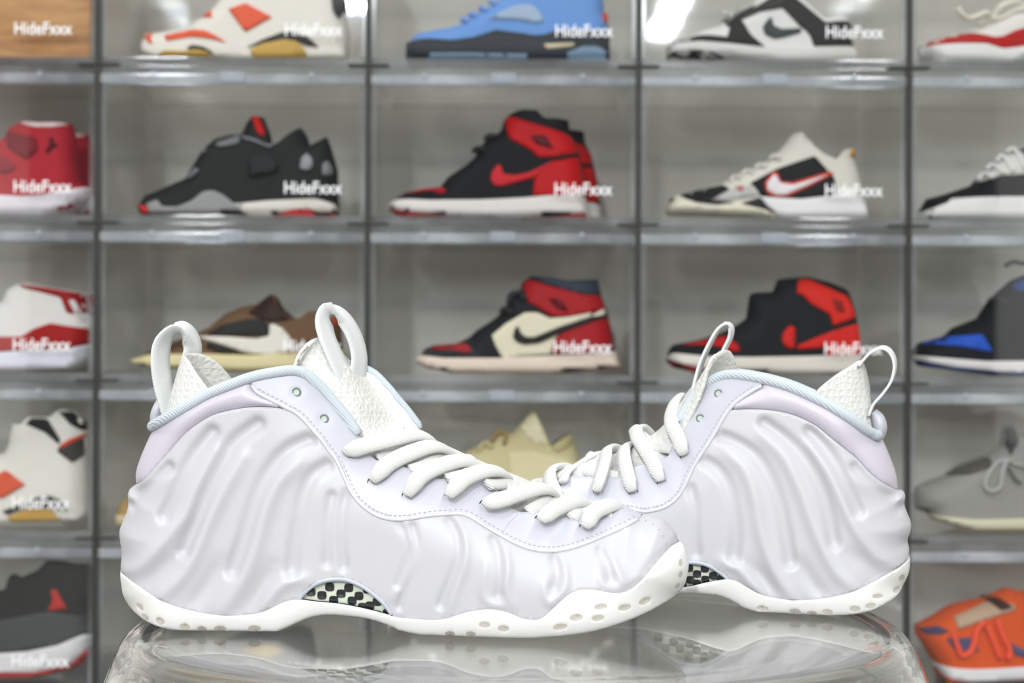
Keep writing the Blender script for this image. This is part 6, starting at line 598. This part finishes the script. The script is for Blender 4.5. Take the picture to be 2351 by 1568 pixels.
    for i in range(len(V_)-1):
        for q in range(3): Fl.append((i*4+q, (i+1)*4+q, (i+1)*4+q+1, i*4+q+1))
    obj('lining', mesh('lining', Vl, Fl), M_LIN, root)
    # tongue and heel flap of honeycomb mesh
    def loft(name, rows, nu, nv, thick):
        R = [np.array(smooth_curve(r, .0008)) for r in rows]
        R = [np.stack([np.interp(np.linspace(0, 1, nu), np.linspace(0, 1, len(r)), r[:, q]) for q in range(3)], 1) for r in R]
        R = np.array(R); V_, Fc = [], []
        cols = [smooth_curve(R[:, i], .0015) for i in range(nu)]
        cols = [np.stack([np.interp(np.linspace(0, 1, nv), np.linspace(0, 1, len(c)), c[:, q]) for q in range(3)], 1) for c in cols]
        for i in range(nu): V_ += [tuple(p) for p in cols[i]]
        for i in range(nu-1):
            for q in range(nv-1): a = i*nv+q; Fc.append((a, a+1, a+nv+1, a+nv))
        o = obj(name, mesh(name, V_, Fc), M_MESH, root); md = o.modifiers.new('thickness', 'SOLIDIFY'); md.thickness = thick; md.offset = 0
        return o
    rows = [np.vstack([np.array(r[0])+((0, -.006, -.009) if q > 1 else (0, -.0005, -.001)), r, np.array(r[-1])+((0, .006, -.009) if q > 1 else (0, .0005, -.001))]) for q, r in enumerate(H['tongue'])]
    loft('tongue', rows, 32, 110, .0025)
    ft, fb = np.array(H['flap_top']), np.array(H['flap_bot'])
    loft('heel_flap', [ft, ft*.62+fb*.38, ft*.3+fb*.7, fb], 40, 24, .0025)
    obj('pull_loop', ribbon('pull_loop', H['loop_tongue'], H['loop_w'], .0016, H['loop_axis']), M_RIB, root)
    obj('pull_loop', ribbon('pull_loop', H['loop_heel'], H['loop_w'], .0016, H['loop_axis']), M_RIB, root)
    obj('heel_pad', sweep('heel_pad', H['pad'], .011, .0042, axis=(0, 1, 0), seg=16, prof=lambda t: math.sin(math.pi*(.22+.6*t))), M_STAY, root)
    if H['seamline']:
        sl = np.array(H['seamline']); wq = W(sl); obj('eyestay_seam', sweep('eyestay_seam', [(sl[i, 0], -(wq[i]+.0013), sl[i, 1]) for i in range(len(sl))], .0003, .0003, seg=6), M_SEAM, root)
    # laces
    ax = (.80*dr, .1, -.55)
    for p in H['under']: obj('lace', sweep('lace', p, .0042, .0021, axis=ax, seg=12, step=.001), M_LACE, root)
    for p in H['laces']:
        obj('lace', sweep('lace', p, .0047, .0024, axis=ax, seg=14, step=.001, prof=lambda t: min(1, .6+4*t)), M_LACE, root)
        h = np.array(p[0]); dv = np.array(p[0])-np.array(p[2]); dv[1] = 0; h = h+dv/np.linalg.norm(dv)*.0009; w_ = W([(h[0], h[2])])[0]
        t = np.linspace(0, 2*math.pi, 13)[:-1]
        obj('eyelet_hole', mesh('eyelet_hole', [(h[0]+.0029*math.cos(a), -(w_+.0018), h[2]+.0027*math.sin(a)) for a in t]+[(h[0], -(w_-.001), h[2])], [(12, (i+1) % 12, i) for i in range(12)]), M_HOLE, root)
    return root
hero('white_sneaker', HERO_FRONT, 'front white foam-shell sneaker with toe pointing right on the clear stool')
hero('white_sneaker', HERO_REAR, 'rear white foam-shell sneaker with toe pointing left, heel at right')
